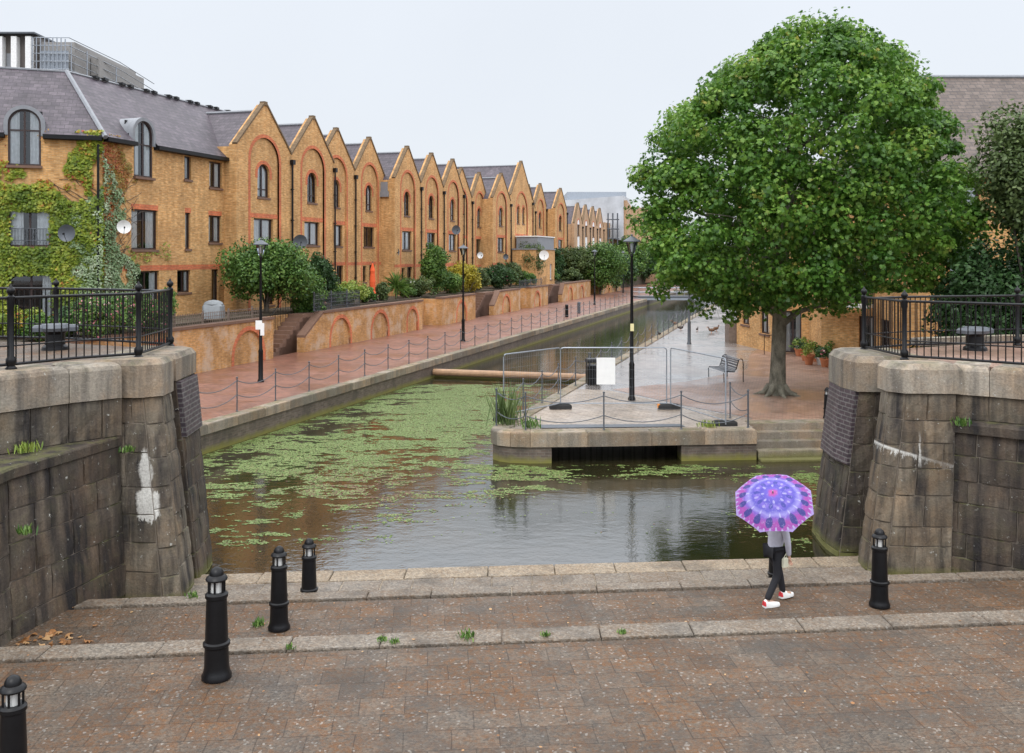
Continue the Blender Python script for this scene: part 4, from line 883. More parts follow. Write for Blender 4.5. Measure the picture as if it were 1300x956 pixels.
m = MB(); m.box(15.6, 38.95, 9.02, 35, 39.1, 9.16); m.build('gutter', IRON, rh)
m = MB(); m.idx([(12.4, 53.2, 8.9), (13.2, 47.4, 8.9), (17.5, 48, 11), (16.6, 56, 11), (21, 75, 8.9), (22, 74, 11), (16.3, 42, 8.9)], [(0,1,2,3), (0,3,5,4), (1,6,2)]); m.build('roof', SLATER, rh)
m = MB(); m.prism([(14.3, 43.8), (16.1, 42.0), (15.6, 41.4), (13.8, 43.2)], 3.45, 3.6, bev=.01); m.build('balcony_slab', WHITEP, rh)
m = MB()
bl = [(14.3, 43.8), (13.8, 43.2), (15.6, 41.4), (16.1, 42.0)]
for i in range(3):
    for z in (3.75, 4.5): m.tube([(*bl[i], z), (*bl[i+1], z)], .025, 5)
    n = int(math.hypot(bl[i+1][0]-bl[i][0], bl[i+1][1]-bl[i][1])/.13)
    for k in range(n+1): p = lerp2(bl[i], bl[i+1], k/n); m.tube([(*p, 3.6), (*p, 4.5)], .01, 4)
m.build('balcony_rail', IRON, rh)
m = MB(); m.tube([(13.2, 47.2, .83), (13.2, 47.2, 1.8)], .02, 5); m.tube([(12.6, 47.2, .83), (12.6, 47.2, 1.8)], .02, 5); m.tube([(12.6, 47.2, 1.8), (13.2, 47.2, 1.8), (13.5, 47.6, 2.0)], .02, 5); m.build('handrail', IRON, rh)
m = MB(); m.box(12.25, 53.4, .82, 13.1, 54.4, 2.0, bev=.02); tag(m.build('storage_box', WOODG), 'small brown timber store at the far corner of the right hand brick house', 'box')
# ------------------------------------------------------------------ street lamps
def lamp(label, X, Y, h=5.55, base=.85, papers=False, sticker=False, mat=None):
    mt = mat or IRON; t = thing('street_lamp', label, 'lamp', (X, Y, base), 0, 'lantern street lamps along the canal')
    m = MB(); m.lathe([(.13, 0), (.13, .05), (.095, .12), (.09, 1.15), (.1, 1.2), (.065, 1.3), (.055, 2.8), (.042, h-.75), (.06, h-.72), (.06, h-.66), (.035, h-.62)], seg=12); m.build('post', mt, t, smooth=True)
    m = MB(); m.lathe([(.085, h-.62), (.10, h-.58), (.19, h-.22), (.19, h-.21)], seg=6); m.build('glass', LANT, t)
    m = MB()
    for k in range(6): a = k*math.pi/3; m.tube([(.10*math.cos(a), .10*math.sin(a), h-.58), (.195*math.cos(a), .195*math.sin(a), h-.21)], .009, 4)
    m.build('frame', mt, t)
    m = MB(); m.lathe([(.30, h-.22), (.30, h-.19), (.16, h-.1), (.06, h-.04), (.03, h-.02), (.04, h+.01), (.01, h+.05)], seg=18); m.build('lamp_hood', mt if mat else GREYS, t, smooth=True)
    m = MB(); m.lathe([(.03, h-.55), (.05, h-.5), (.05, h-.3), (.02, h-.25)], seg=8); m.build('bulb', WHITEP, t)
    if papers:
        m = MB(); m.box(-.17, -.115, 2.05, .08, -.1, 2.4); m.box(.02, -.13, 1.82, .17, -.118, 2.3); m.build('notice', WHITEP, t)
    if sticker: m = MB(); m.box(-.06, -.11, 2.35, .06, -.085, 2.6); m.build('notice', flat('cream_notice', (.75, .66, .35), .5), t)
    return t
lamp('nearest black lantern lamp on the left red towpath, white notices on its post', -9.77, 36.75, papers=True)
lamp('black lantern lamp on the left towpath in front of the yellow shrub', -2.81, 54.4)
lamp('far lantern lamp on the left towpath beneath the bushy far trees', 8.28, 94.8)
lamp('farthest lantern lamp on the left towpath by the leaning far tree', 14.7, 125)
lamp('black lantern lamp on the right quay behind the mesh fence, cream sticker on its post', 4.08, 32.2, 5.6, sticker=True)
lamp('grey lamp post on the flooded path rising into the plane tree leaves', 9.84, 52.5, 5.6, mat=GREYS)
# ------------------------------------------------------------------ chain fences
def chain_pts(a, b, sag, n=10): return [(a[0]+(b[0]-a[0])*i/n, a[1]+(b[1]-a[1])*i/n, a[2]+(b[2]-a[2])*i/n-sag*(1-(2*i/n-1)**2)) for i in range(n+1)]
CHM = {}
def chain_fence(label, pts, base=.855, h=1.04, sag=.2, levels=(.97, .52), mat=GREYS, group=None):
    t = thing('chain_fence', label, 'fence', (*pts[0], base), 0, group)
    pm = MB(); pm.lathe([(.045, 0), (.045, .02), (.021, .03), (.021, h), (.034, h+.01), (.034, h+.035), (.012, h+.05)], seg=8); post = pm.build('fence_post', mat, t, smooth=True)
    x0, y0 = pts[0]; first = None
    for i, (x, y) in enumerate(pts):
        if i: c = post.copy(); COL.objects.link(c); c.parent = t; c.location = (x-x0, y-y0, 0)
        if i < len(pts)-1:
            xn, yn = pts[i+1]; d = math.hypot(xn-x, yn-y)
            for z in levels:
                key = (round(d, 1), mat.name)
                if key not in CHM:
                    m = MB(); m.tube(chain_pts((0,0,0), (d,0,0), sag*d/2.2), .014, 5); o = m.build('chain', mat, t); CHM[key] = (o.data, d)
                else: o = bpy.data.objects.new('chain', CHM[key][0]); COL.objects.link(o); o.parent = t; o.scale = (d/CHM[key][1], 1, 1)
                o.location = (x-x0, y-y0, z); o.rotation_euler = (0, 0, math.atan2(yn-y, xn-x))
chain_fence('long chain fence on thin posts along the left towpath edge', [px_line(-17.66, 25.4+2.2*i) for i in range(34)])
chain_fence('chain fence along the right canal edge receding beyond the mesh fence', [px_line(-8.2, 37.2+2.3*i) for i in range(30)])
chain_fence('short chain fence round the tip of the quay beside the duckweed', [(-.45, 27.2), (.35, 29.4), (1.0, 31.5), (1.65, 33.6), (2.4, 35.7), (3.1, 37.2)])
chain_fence('swagged chain fence along the front edge of the quay above the drain grate', [(-.45, 27.25), (.38, 26.5), (2.58, 26.55), (4.78, 26.7), (6.7, 26.85)], levels=(.97, .42), sag=.3)
chain_fence('pair of linked posts at the top of the quay steps', [(6.6, 28.6), (6.75, 27.0)])
# ------------------------------------------------------------------ railings round the banks
def railing(label, pts, base, posts, mat=IRON, sp=.125, rails=(.04, .14, 1.1)):
    """pts: plan line; posts: indices that carry a ball-topped post"""
    t = thing('railing', label, 'railing', (*pts[0], base)); x0, y0 = pts[0]
    pm = MB(); pm.lathe([(.085, 0), (.085, .02), (.055, .05), (.075, .10), (.075, .16), (.045, .2), (.045, .95), (.058, 1.0), (.058, 1.12), (.03, 1.15)], seg=12)
    pp = pm.build('post', mat, t, smooth=True); fm = MB(); fm.ball((0, 0, 1.21), .065, 12); fm.lathe([(.03, 1.27), (.015, 1.3), (.005, 1.32)], seg=8); ff = fm.build('finial', mat, pp, smooth=True)
    bm_ = MB(); bm_.box(-.008, -.008, .06, .008, .008, 1.1); bb_ = bm_.build('baluster', mat, t); nb = 0; first = True
    for k, i in enumerate(posts):
        if k: c = pp.copy(); COL.objects.link(c); c.parent = t; f = ff.copy(); COL.objects.link(f); f.parent = c
        else: c = pp
        c.location = (pts[i][0]-x0, pts[i][1]-y0, 0)
    for z in (.075, .36, 1.1):
        m = MB(); m.tube([(x-x0, y-y0, z) for x, y in pts], .024 if z != .36 else .013, 8); m.build('rail', mat, t, smooth=True)
    tot = 0; L_ = [math.hypot(pts[i+1][0]-pts[i][0], pts[i+1][1]-pts[i][1]) for i in range(len(pts)-1)]; T = sum(L_); n = min(98, int(T/sp)); 
    for j in range(n):
        d = (j+.5)*T/n; i = 0
        while d > L_[i]: d -= L_[i]; i += 1
        p = lerp2(pts[i], pts[i+1], d/L_[i])
        if j: c = bb_.copy(); COL.objects.link(c); c.parent = t
        else: c = bb_
        c.location = (p[0]-x0, p[1]-y0, 0)
ZL, ZR = 4.0, 3.8
railing('black iron railing with ball finials along the left wall top, nearest', [(-11.4, 11.6), (-9.6, 12.7), (-7.75, 14.62), (-7.2, 15.5), (-6.42, 16.25), (-6.5, 17.4), (-6.62, 18.3)], ZL, [1, 2, 4, 6])
railing('black iron railing at the back of the left bank behind the capstan', [(-6.62, 18.32), (-7.9, 19.0), (-9.5, 19.7), (-13.5, 20.4)], ZL-.03, [2], )
railing('black iron railing with ball finials along the right wall top, nearest', [(7.3, 19.6), (7.37, 17.75), (8.1, 17.2), (9.0, 16.35), (10.2, 15.3), (11.4, 14.3)], ZR, [0, 1, 4])
railing('black iron railing at the back of the right bank behind the capstan', [(7.3, 19.62), (8.6, 20.35), (11.2, 20.95), (15, 21.3)], ZR-.03, [2])
def capstan(label, X, Y, z):
    t = thing('mooring_bollard', label, 'bollard', (X, Y, z), .4, 'squat iron mooring bollards on the banks')
    m = MB(); m.lathe([(.24, 0), (.23, .06), (.18, .1), (.17, .3), (.24, .38)], seg=16); m.build('drum', IRON, t, smooth=True)
    m = MB(); m.box(-.40, -.16, .36, .40, .16, .47, bev=.04); m.lathe([(.26, .36), (.28, .42), (.24, .49)], seg=16); m.build('head', GREYS, t)
    return t
capstan('squat dark mooring bollard behind the left railing', (70-650)*18/1200, 18, 3.965); capstan('squat dark mooring bollard behind the right railing', (1238-650)*19.9/1200, 19.9, 3.765)
# ------------------------------------------------------------------ lighthouse bollards
def bollard(label, X, Y, z, s=1):
    t = thing('bollard', label, 'bollard', (X, Y, z), random.random(), 'black lighthouse shaped bollards'); t.scale = (s, s, s)
    m = MB(); m.lathe([(.155, 0), (.155, .035), (.14, .06), (.128, .12), (.122, .33), (.14, .345), (.14, .375), (.12, .39), (.105, .84), (.118, .85), (.118, .885), (.1, .9), (.095, .905)], seg=24); m.build('column', IRON, t, smooth=True)
    m = MB(); m.lathe([(.06, .9), (.06, 1.035)], seg=12); m.build('lens', flat('frosted_lens', (.62, .62, .60), .3) if 'frosted_lens' not in MAT else MAT['frosted_lens'], t)
    for k in range(6):
        a = k*math.pi/3; m = MB(); m.tube([(.083*math.cos(a), .083*math.sin(a), .9), (.083*math.cos(a), .083*math.sin(a), 1.035)], .012, 6); m.build('bar', IRON, t)
    m = MB(); m.lathe([(.11, 1.03), (.115, 1.045), (.105, 1.065), (.075, 1.085), (.073, 1.11), (.055, 1.145), (.025, 1.165), (.004, 1.17)], seg=24); m.build('cap', IRON, t, smooth=True)
    return t
bollard('nearest lighthouse bollard, on the upper platform at the bottom of the picture', -3.5, 11.2, .76, 1.12)
bollard('lighthouse bollard on the rusty middle terrace, second from the left wall', -3.31, 13.43, .46)
bollard('slim lighthouse bollard nearest the water on the left', -3.22, 15.0, .10, 1.0)
bollard('lighthouse bollard right of the person, before the right piers', 5.56, 14.3, .46)
bollard('lighthouse bollard half hidden behind the walking person', 4.42, 15.9, .10, .86)
bollard('lighthouse bollard on the brown forecourt beside the right pier', 9.5, 28.5, .86, .8)
bollard('bollard cut by the lower left corner, only its domed cap showing at the edge', -4.55, 8.62, .76, 1.0)
for lb, X, Y, mt in (('small black post on the far left towpath by the chains', 4.4, 76, IRON), ('small grey post on the far left towpath beyond the black one', 5.7, 80.5, GREYS)):
    m = MB(); m.lathe([(.14, 0), (.13, .9), (.15, .92), (.1, 1.0)], (X, Y, .85), 12); tag(m.build('post', mt, smooth=True), lb, 'post')
# ------------------------------------------------------------------ temporary mesh fence
def mesh_panel(label, A, B, h=1.95, board=None, feet=True):
    L_ = math.hypot(B[0]-A[0], B[1]-A[1]); rz = math.atan2(B[1]-A[1], B[0]-A[0]); t = thing('mesh_fence_panel', label, 'fence', (*A, .85), rz, 'temporary mesh fence panels on the quay')
    m = MB(); r = .02; k = .09
    pts = [(0, 0, .05), (0, 0, h-k), (k*.3, 0, h-k*.3), (k, 0, h), (L_-k, 0, h), (L_-k*.3, 0, h-k*.3), (L_, 0, h-k), (L_, 0, .05)]
    m.tube(pts, r, 8); m.tube([(0, 0, .16), (L_, 0, .16)], .017, 8); m.build('frame', GALV, t, smooth=True)
    m = MB(); n = int(L_/.085)
    for i in range(1, n): x = L_*i/n; m.box(x-.0015, -.0015, .16, x+.0015, .0015, h)
    for z in np.arange(.4, h, .28): m.box(0, -.0015, z, L_, .0015, z+.003)
    m.build('wire_mesh', GALV, t)
    return t
def block_foot(label, X, Y, rz, orange=False):
    t = thing('fence_foot', label, 'fence foot', (X, Y, .85), rz, 'black rubber feet of the mesh fence')
    m = MB(); m.box(-.36, -.11, 0, .36, .11, .12, bev=.03); m.box(-.3, -.08, .12, .3, .08, .145, bev=.02); m.build('block', RUBB, t)
    if orange: m = MB(); m.box(-.37, -.08, .02, -.30, .08, .14); m.build('reflector', flat('orange_plastic', (.8, .28, .03), .4), t)
p0, p1, p2, p3 = (-.25, 28.3), (1.56, 30.4), (4.98, 30.45), (6.15, 27.2)
mesh_panel('left mesh fence panel over the quay tip', p0, p1); mesh_panel('middle mesh fence panel carrying the white board', p1, p2); mesh_panel('right mesh fence panel running to the front chain fence', (5.1, 30.4), p3)
block_foot('rubber foot at the left end of the mesh fence beside the weeds', -.2, 28.1, .3); block_foot('rubber foot under the left joint of the mesh fence', 1.56, 30.4, .1)
block_foot('rubber foot with orange end under the right joint of the mesh fence', 5.05, 30.4, 0, True); block_foot('rubber foot of the mesh fence nearest the quay steps', 6.15, 27.35, 0)
m = MB(); m.box(0, 0, 0, .60, .012, .86, bev=.002); tag(m.build('notice_board', WHITEP, loc=(2.72, 30.39, 1.62)), 'blank white board fixed to the middle mesh fence panel', 'board')
t = thing('litter_bin', 'black litter bin behind the white board on the mesh fence', 'bin', (3.1, 36.2, .85), .2)
m = MB(); m.box(-.24, -.22, 0, .24, .22, .72, bev=.03); m.build('body', IRON, t); m = MB(); m.box(-.26, -.24, .84, .26, .24, .97, bev=.04); 
for sx_ in (-1, 1):
    for sy in (-1, 1): m.box(sx_*.2-.02, sy*.18-.02, .7, sx_*.2+.02, sy*.18+.02, .86)
m.build('hood', IRON, t)
# bench, seat faces the canal
t = thing('bench', 'dark metal strap bench facing the canal left of the plane tree', 'bench', (8.55, 37.7, .83), math.radians(8))
sec = [(-.42, .40), (-.36, .435), (-.2, .42), (-.05, .40), (.02, .42), (.07, .52), (.13, .72), (.19, .87), (.25, .90)]
m = MB()
for i in range(len(sec)-1):
    for j in range(2):
        a = lerp2(sec[i], sec[i+1], j/2+.05); c = lerp2(sec[i], sec[i+1], j/2+.38)
        m.idx([(a[0], -.85, a[1]), (c[0], -.85, c[1]), (c[0], .85, c[1]), (a[0], .85, a[1]), (a[0]+.005, -.85, a[1]-.008), (c[0]+.005, -.85, c[1]-.008), (c[0]+.005, .85, c[1]-.008), (a[0]+.005, .85, a[1]-.008)], [(0,1,2,3),(4,7,6,5),(0,4,5,1),(1,5,6,2),(2,6,7,3),(3,7,4,0)])
m.build('seat', GREYS, t)
for y in (-.86, .86):
    m = MB(); m.tube([(-.42, y, 0), (-.43, y, .36), (-.40, y, .42), (-.2, y, .41), (0, y, .40), (.07, y, .5), (.18, y, .86), (.26, y, .91), (.34, y, .87), (.36, y, .7), (.36, y, 0)], .02, 8); m.build('end_frame', IRON, t, smooth=True)
# ------------------------------------------------------------------ potted plants
def leaf_mesh(name, mat, P, Nn, size, parent=None, shape='oval', tints=None, loc=(0,0,0), seed=0):
    """P (n,3) positions, Nn (n,3) leaf normals, size (n,) -> one mesh of real leaf faces"""
    R = np.random.default_rng(seed); n = len(P); P = np.asarray(P, float); Nn = np.asarray(Nn, float); Nn /= np.linalg.norm(Nn, axis=1, keepdims=True)+1e-9
    a = R.normal(size=(n, 3)); T = np.cross(Nn, a); T /= np.linalg.norm(T, axis=1, keepdims=True)+1e-9; B = np.cross(Nn, T)
    if shape == 'palmate': out = [(0, -.5), (.3, -.42), (.5, -.1), (.22, -.02), (.48, .32), (.16, .22), (0, .62), (-.16, .22), (-.48, .32), (-.22, -.02), (-.5, -.1), (-.3, -.42)]
    elif shape == 'blade': out = [(-.06, 0), (.06, 0), (.05, .6), (0, 1.0), (-.05, .6)]
    elif shape == 'flake': out = [(math.cos(k)*.5, math.sin(k)*.5) for k in np.linspace(0, 2*math.pi, 7)[:-1]]
    else: out = [(0, -.5), (.27, -.1), (.2, .25), (0, .5), (-.2, .25), (-.27, -.1)]
    k = len(out); O = np.array(out); size = np.broadcast_to(size, (n,))
    w = O[None, :, 0, None]*T[:, None]+O[None, :, 1, None]*B[:, None]
    if shape == 'flake': w = w*R.uniform(.5, 1.3, (n, k, 1))
    elif shape != 'blade': w = w-Nn[:, None]*(np.abs(O[None, :, 0, None])**1.3*.5-.05)*1.0+Nn[:, None]*R.normal(0, .05, (n, k, 1))
    V = (P[:, None]+w*size[:, None, None]).reshape(-1, 3)
    me = bpy.data.meshes.new(name); me.vertices.add(n*k); me.vertices.foreach_set('co', V.ravel()); me.loops.add(n*k); me.loops.foreach_set('vertex_index', np.arange(n*k)); me.polygons.add(n)
    me.polygons.foreach_set('loop_start', np.arange(0, n*k, k)); me.polygons.foreach_set('loop_total', np.full(n, k)); me.update(calc_edges=True)
    at = me.attributes.new('tint', 'FLOAT', 'FACE'); at.data.foreach_set('value', R.random(n) if tints is None else tints)
    me.materials.append(mat); o = bpy.data.objects.new(name, me); COL.objects.link(o); o.parent = parent; o.location = loc; return o
def clumps_to_leaves(C, Rr, per, R, up=.35, squash=.8, rnd=.6):
    C = np.asarray(C, float); n = len(C); q = R.normal(size=(n*per, 3)); q /= np.linalg.norm(q, axis=1, keepdims=True)
    rr = np.repeat(np.broadcast_to(Rr, (n,)), per)[:, None]*R.uniform(.35, 1, (n*per, 1))**.5; q2 = q*np.array([1, 1, squash]); P = np.repeat(C, per, 0)+q2*rr
    Nn = q+np.array([0, 0, up])+R.normal(0, rnd, (n*per, 3)); return P, Nn
def bush(name, label, cat, X, Y, z0, z1, r, mat, leaf=.16, dens=1.0, shape='oval', trunk=0, flowers=None, seed=0, group=None, lop=1.0, zr=None, ry=None):
    R = np.random.default_rng(seed+11); t = thing(name, label, cat, (X, Y, z0), group=group); hb = trunk; H = z1-z0-hb; rz_ = H/2
    nc = int(max(10, 26*dens*(r*r+r*H)/1.5)); nc = min(nc, 260)
    q = R.normal(size=(nc, 3)); q /= np.linalg.norm(q, axis=1, keepdims=True); cr = min(r, rz_)*.42
    az = np.arctan2(q[:, 1], q[:, 0]); q *= (R.uniform(.45, 1.0, (nc, 1))*R.uniform(.85, 1.15, (nc, 1)))*(1+.2*np.sin(2*az+seed)+.14*np.sin(3*az+seed*2.1+3*q[:, 2]))[:, None]; ry = ry or r
    C = q*np.array([max(.05, r-cr*.6), max(.05, ry-cr*.6), max(.05, rz_-cr*.5)])+np.array([0, 0, hb+rz_])
    C[:, 2] = np.maximum(C[:, 2], hb+cr*.3)
    per = int(max(18, min(90, 1.9*4*math.pi*cr*cr/(leaf*leaf*.5)*.55))); P, Nn = clumps_to_leaves(C, cr*R.uniform(.7, 1.25, nc), per, R)
    tin = np.clip(np.repeat(R.uniform(.1, .75, nc), per)+R.normal(0, .18, nc*per), 0, 1)
    leaf_mesh('foliage', mat, P, Nn, leaf*R.uniform(.7, 1.25, len(P)), t, shape, tin, seed=seed)
    m = MB()
    for k in range(5 if trunk else 4):
        a = k*1.3; m.tube([(.04*math.cos(a), .04*math.sin(a), 0), (.1*math.cos(a), .1*math.sin(a), hb*.7), (r*.5*math.cos(a), r*.5*math.sin(a), hb+H*.6)], [.06+.04*min(1, trunk), .05, .015], 6)
    m.build('trunk' if trunk else 'stem', TWIG, t)
    if flowers:
        i = R.choice(len(P), flowers[1]); i = [j for j in i]; PF = P[i]*1.02; FL = leaf_mesh('flowers', flowers[0], PF, np.array([[0, -1, .5]]*len(i))+R.normal(0, .5, (len(i), 3)), flowers[2], t, 'flake', seed=seed+1)
        if flowers[1] > 100: FL['kind'] = 'stuff'
    return t
pots = [(1014, 452, .42, .7, LMID, None), (1022, 458, .40, .8, LDARK, None), (1027, 463, .5, .75, LLIME, None), (1036, 459, .35, .6, LMID, None), (1041, 463, .36, .55, LMID, WHITEP), (1047, 466, .42, .7, LDARK, PINK), (1053, 461, .36, .7, LMID, None), (1060, 463, .34, .5, LOLIVE, None), (1009, 446, .4, 1.3, LMID, None), (1034, 450, .4, 1.2, LDARK, None)]
desc = ['at the left end of the pot row', 'with dark leaves, just left of the lime leaved pot', 'the largest, with lime green leaves in front', 'behind and between the lime leaved and white potted ones', 'in a white painted pot', 'with pink flowers in front', 'right of the pink flowered pot', 'at the right end of the pot row', 'tallest, against the wall at the left', 'tall and dark against the door']
for i, ((px, py, r, h, mt, fl_), ds) in enumerate(zip(pots, desc)):
    X, Y = gp(px, py, .83); t = thing('potted_plant', 'terracotta potted plant '+ds if mt and fl_ is not WHITEP else 'leafy plant '+ds, 'potted plant', (X, Y, .835), group='potted plants by the brick house door')
    m = MB(); s = r*.5; m.lathe([(s*.62, 0), (s*.95, s*1.5), (s*1.08, s*1.5), (s*1.08, s*1.85), (s*.9, s*1.85), (s*.85, s*1.6)], seg=16); m.build('pot', WHITEP if fl_ is WHITEP else TERRA, t, smooth=True)
    R = np.random.default_rng(i); nc = 14; C = R.normal(0, 1, (nc, 3))*np.array([r*.4, r*.4, h*.22])+np.array([0, 0, s*1.9+h*.4]); P, Nn = clumps_to_leaves(C, r*.35, 22, R); P[:, 2] = np.maximum(P[:, 2], s*1.7)
    leaf_mesh('foliage', mt, P, Nn, .1*R.uniform(.7, 1.3, len(P)), t, seed=i)
    if fl_ is PINK: leaf_mesh('flowers', PINK, P[:24]*1.05, Nn[:24], .08, t, 'flake', seed=i)
# ------------------------------------------------------------------ ducks
def duck(label, px, py, rz, mat, s=1):
    X, Y = gp(px, py, .83); t = thing('duck', label, 'duck', (X, Y, .835), rz, 'ducks on the flooded path')
    t.scale = (s, s, s)
    bm_ = [((-.2, 0, .2), .03), ((-.12, 0, .17), .08), ((0, 0, .15), .10), ((.1, 0, .17), .085), ((.16, 0, .24), .05), ((.18, 0, .30), .045), ((.2, 0, .33), .05), ((.24, 0, .325), .035)]
    m = MB(); m.tube([p for p, r in bm_], [r for p, r in bm_], 10); m.build('body', mat, t, smooth=True)
    m = MB(); m.idx([(.25, -.02, .33), (.25, .02, .33), (.33, .02, .315), (.33, -.02, .315), (.25, -.02, .31), (.25, .02, .31), (.33, .02, .305), (.33, -.02, .305)], [(0,1,2,3),(4,7,6,5),(0,4,5,1),(1,5,6,2),(2,6,7,3),(3,7,4,0)]); m.build('bill', MAT['orange_plastic'], t)
    for y in (-.03, .03): m = MB(); m.tube([(0, y, .08), (.01, y, .01)], .008, 5); m.box(0, y-.02, 0, .05, y+.02, .01); m.build('leg', MAT['orange_plastic'], t)
DKD = flat('dark_feathers', (.06, .05, .045), .7); DKB = flat('brown_feathers', (.17, .09, .05), .7, var=.4)
duck('dark duck nearest the canal edge on the wet path', 837, 426, 2, DKD, .9); duck('reddish duck farthest left near the water edge', 857, 413, 3, DKB); duck('dark duck left of the grey lamp post', 864, 419, 0, DKD)
duck('small dark duck standing just right of the grey lamp post', 885, 420, 1, DKD, .7); duck('brown duck under the drooping leaves', 903.5, 422.5, 3, DKB, 1.1); duck('brown duck beside the other under the drooping leaves, turned away', 909, 420, .4, DKB)
# ------------------------------------------------------------------ garden planting, left
KG = -27.4
def gpos(px, k=KG): K = -1200*k; Y = K/(1012-px); return px_line(k, Y)
G = [('small_tree', 'round dense green garden tree beside the nearest left lamp', 'tree', 338, 2.9, 6.75, 2.1, LMID, .17, 1.8, .6, None),
 ('shrub', 'dark glossy shrub hanging over the first towpath stairs', 'shrub', 404, 2.9, 6.0, 1.15, LDARK, .16, 1.3, .3, (LRED, 30, .16)),
 ('shrub', 'variegated lime shrub behind the iron grid fence', 'shrub', 440, 2.8, 4.35, 1.35, LLIME, .14, 1.3, 0, None),
 ('shrub', 'low green shrub just left of the folded red parasol', 'shrub', 462, 2.8, 3.9, .8, LMID, .12, 1.2, 0, (PINK, 16, .1)),
 ('shrub', 'grey green bush between the spiky palm and the tall shrub', 'shrub', 531, 2.8, 4.4, 1.3, LOLIVE, .14, 1.2, 0, (WHITEP, 20, .12)),
 ('shrub', 'tall upright green shrub left of the yellow shrub', 'shrub', 552, 2.8, 6.7, 1.15, LMID, .17, 1.3, .3, None),
 ('shrub', 'bright yellow shrub behind the second left lamp', 'shrub', 588, 2.8, 5.2, 1.35, LYEL, .17, 1.4, 0, None),
 ('shrub', 'dark rose bush dotted with pink left of the brick annex', 'shrub', 630, 2.8, 5.0, 1.7, LDARK, .17, 1.2, 0, (PINK, 28, .14)),
 ('shrub', 'bright green rounded shrub below the brick annex', 'shrub', 664, 2.8, 4.3, 1.5, LMID, .17, 1.2, 0, None),
 ('small_tree', 'thin olive green tree in front of the brick annex', 'tree', 676, 2.8, 7.2, 1.4, LOLIVE, .16, .55, 1.0, None),
 ('cypress', 'narrow dark cypress below the last yellow gable', 'tree', 709, 2.8, 6.9, .75, LDARK, .16, 1.6, 0, None),
 ('garden_tree', 'spreading olive tree before the pale gables, left one', 'tree', 737, 2.6, 6.9, 2.7, LOLIVE, .24, .9, 1.0, None),
 ('shrub', 'creeper shrub spilling over the far garden wall', 'shrub', 722, 2.6, 4.2, 1.7, LOLIVE, .2, 1.0, 0, None),
 ('garden_tree', 'bright green tree before the pale gables, right one', 'tree', 762, .9, 7.6, 3.0, LMID, .26, 1.0, .6, None),
 ('garden_tree', 'dark green tree at the far end of the towpath', 'tree', 782, .9, 6.4, 2.9, LDARK, .28, .9, .6, None)]
G += [('shrub', 'small mid green shrub between the folded red parasol and the spiky palm', 'shrub', 484, 2.8, 4.1, .8, LOLIVE, .12, 1.1, 0, None),
 ('shrub', 'low trailing green plant on the wall right of the spiky palm', 'shrub', 518, 2.8, 3.7, .9, LMID, .13, 1.1, 0, None),
 ('shrub', 'green shrub filling the gap between the tall shrub and the yellow shrub', 'shrub', 570, 2.8, 4.6, 1.1, LMID, .15, 1.1, 0, None),
 ('shrub', 'loose olive shrub immediately right of the yellow shrub', 'shrub', 607, 2.8, 4.8, 1.2, LOLIVE, .15, 1.0, 0, None),
 ('shrub', 'leafy shrub between the dark rose bush and the rounded bright shrub', 'shrub', 647, 2.8, 5.3, 1.3, LOLIVE, .16, .9, .2, None),
 ('shrub', 'green bush at the foot of the dark cypress', 'shrub', 699, 2.8, 4.4, 1.2, LMID, .17, 1.0, 0, (LRED, 20, .16)),
 ('shrub', 'small lime plant left of the variegated shrub at the stairs head', 'shrub', 424, 2.8, 4.0, .8, LMID, .12, 1.1, 0, None)]
for i, (nm, lb, ct, px, z0, z1, r, mt, lf, dn, tk, fw) in enumerate(G):
    X, Y = gpos(px, KG if px < 745 else -25); bush(nm, lb, ct, X, Y, z0, z1, r, mt, lf, dn, trunk=tk, flowers=fw, seed=i*3+1)
bush('shrub', 'green foliage spilling over the wall at the head of the first stairs', 'shrub', *gpos(392, -26.2), 2.4, 4.8, 1.0, LMID, .14, 1.2, seed=77)
# trees at the far end and on the right beyond the tree
ft = [(795, 150, 1, 8.6, 3.2, LMID, 'leafy tree far off at the canal end, left of the lamp'), (812, 165, 1, 7.5, 4, LDARK, 'dark far tree behind the footbridge, left'), (838, 175, 1, 9.5, 6, LMID, 'broad far tree behind the footbridge'), (872, 172, 1, 9, 6, LDARK, 'dark far tree behind the leaves of the plane tree'), (905, 150, 1, 8, 5, LMID, 'far tree beyond the right path'), (925, 110, 1, 7, 3.5, LDARK, 'shrubby tree at the end of the right path')]
for i, (px, Y, z0, z1, r, mt, lb) in enumerate(ft): bush('far_tree', lb, 'tree', (px-650)*Y/1200, Y, z0, z1, r, mt, .38, .45, trunk=.8, seed=60+i)
# roses and planting before the corner house
for i, (px, Y, z1, r, fw, lb) in enumerate([(118, 33.5, 4.3, 1.0, 260, 'pink rose bush in front of the corner house, left one'), (150, 35.5, 4.5, 1.05, 300, 'pink rose bush in front of the corner house, middle one'), (190, 36.5, 4.2, .95, 240, 'pink rose bush in front of the corner house, right one by the door'), (212, 38.5, 4.7, .5, 10, 'small potted shrub beside the corner house door')]):
    bush('rose_bush' if i < 3 else 'shrub', lb, 'shrub', (px-650)*Y/1200, Y, 2.8, z1, r, LMID, .1, 1.4, flowers=(PINK, fw, .085), seed=90+i)
for i, (px, Y, z1, r, mt, lb) in enumerate([(20, 34, 3.9, 1.4, LIVY, 'low green ground shrub before the dark patio door'), (60, 33, 3.7, 1.3, LMID, 'low shrub behind the left mooring bollard'), (90, 34.5, 4.0, 1.0, LDARK, 'low dark shrub left of the pink rose bushes')]): bush('shrub', lb, 'shrub', (px-650)*Y/1200, Y, 2.8, z1, r, mt, .12, 1.2, seed=97+i)
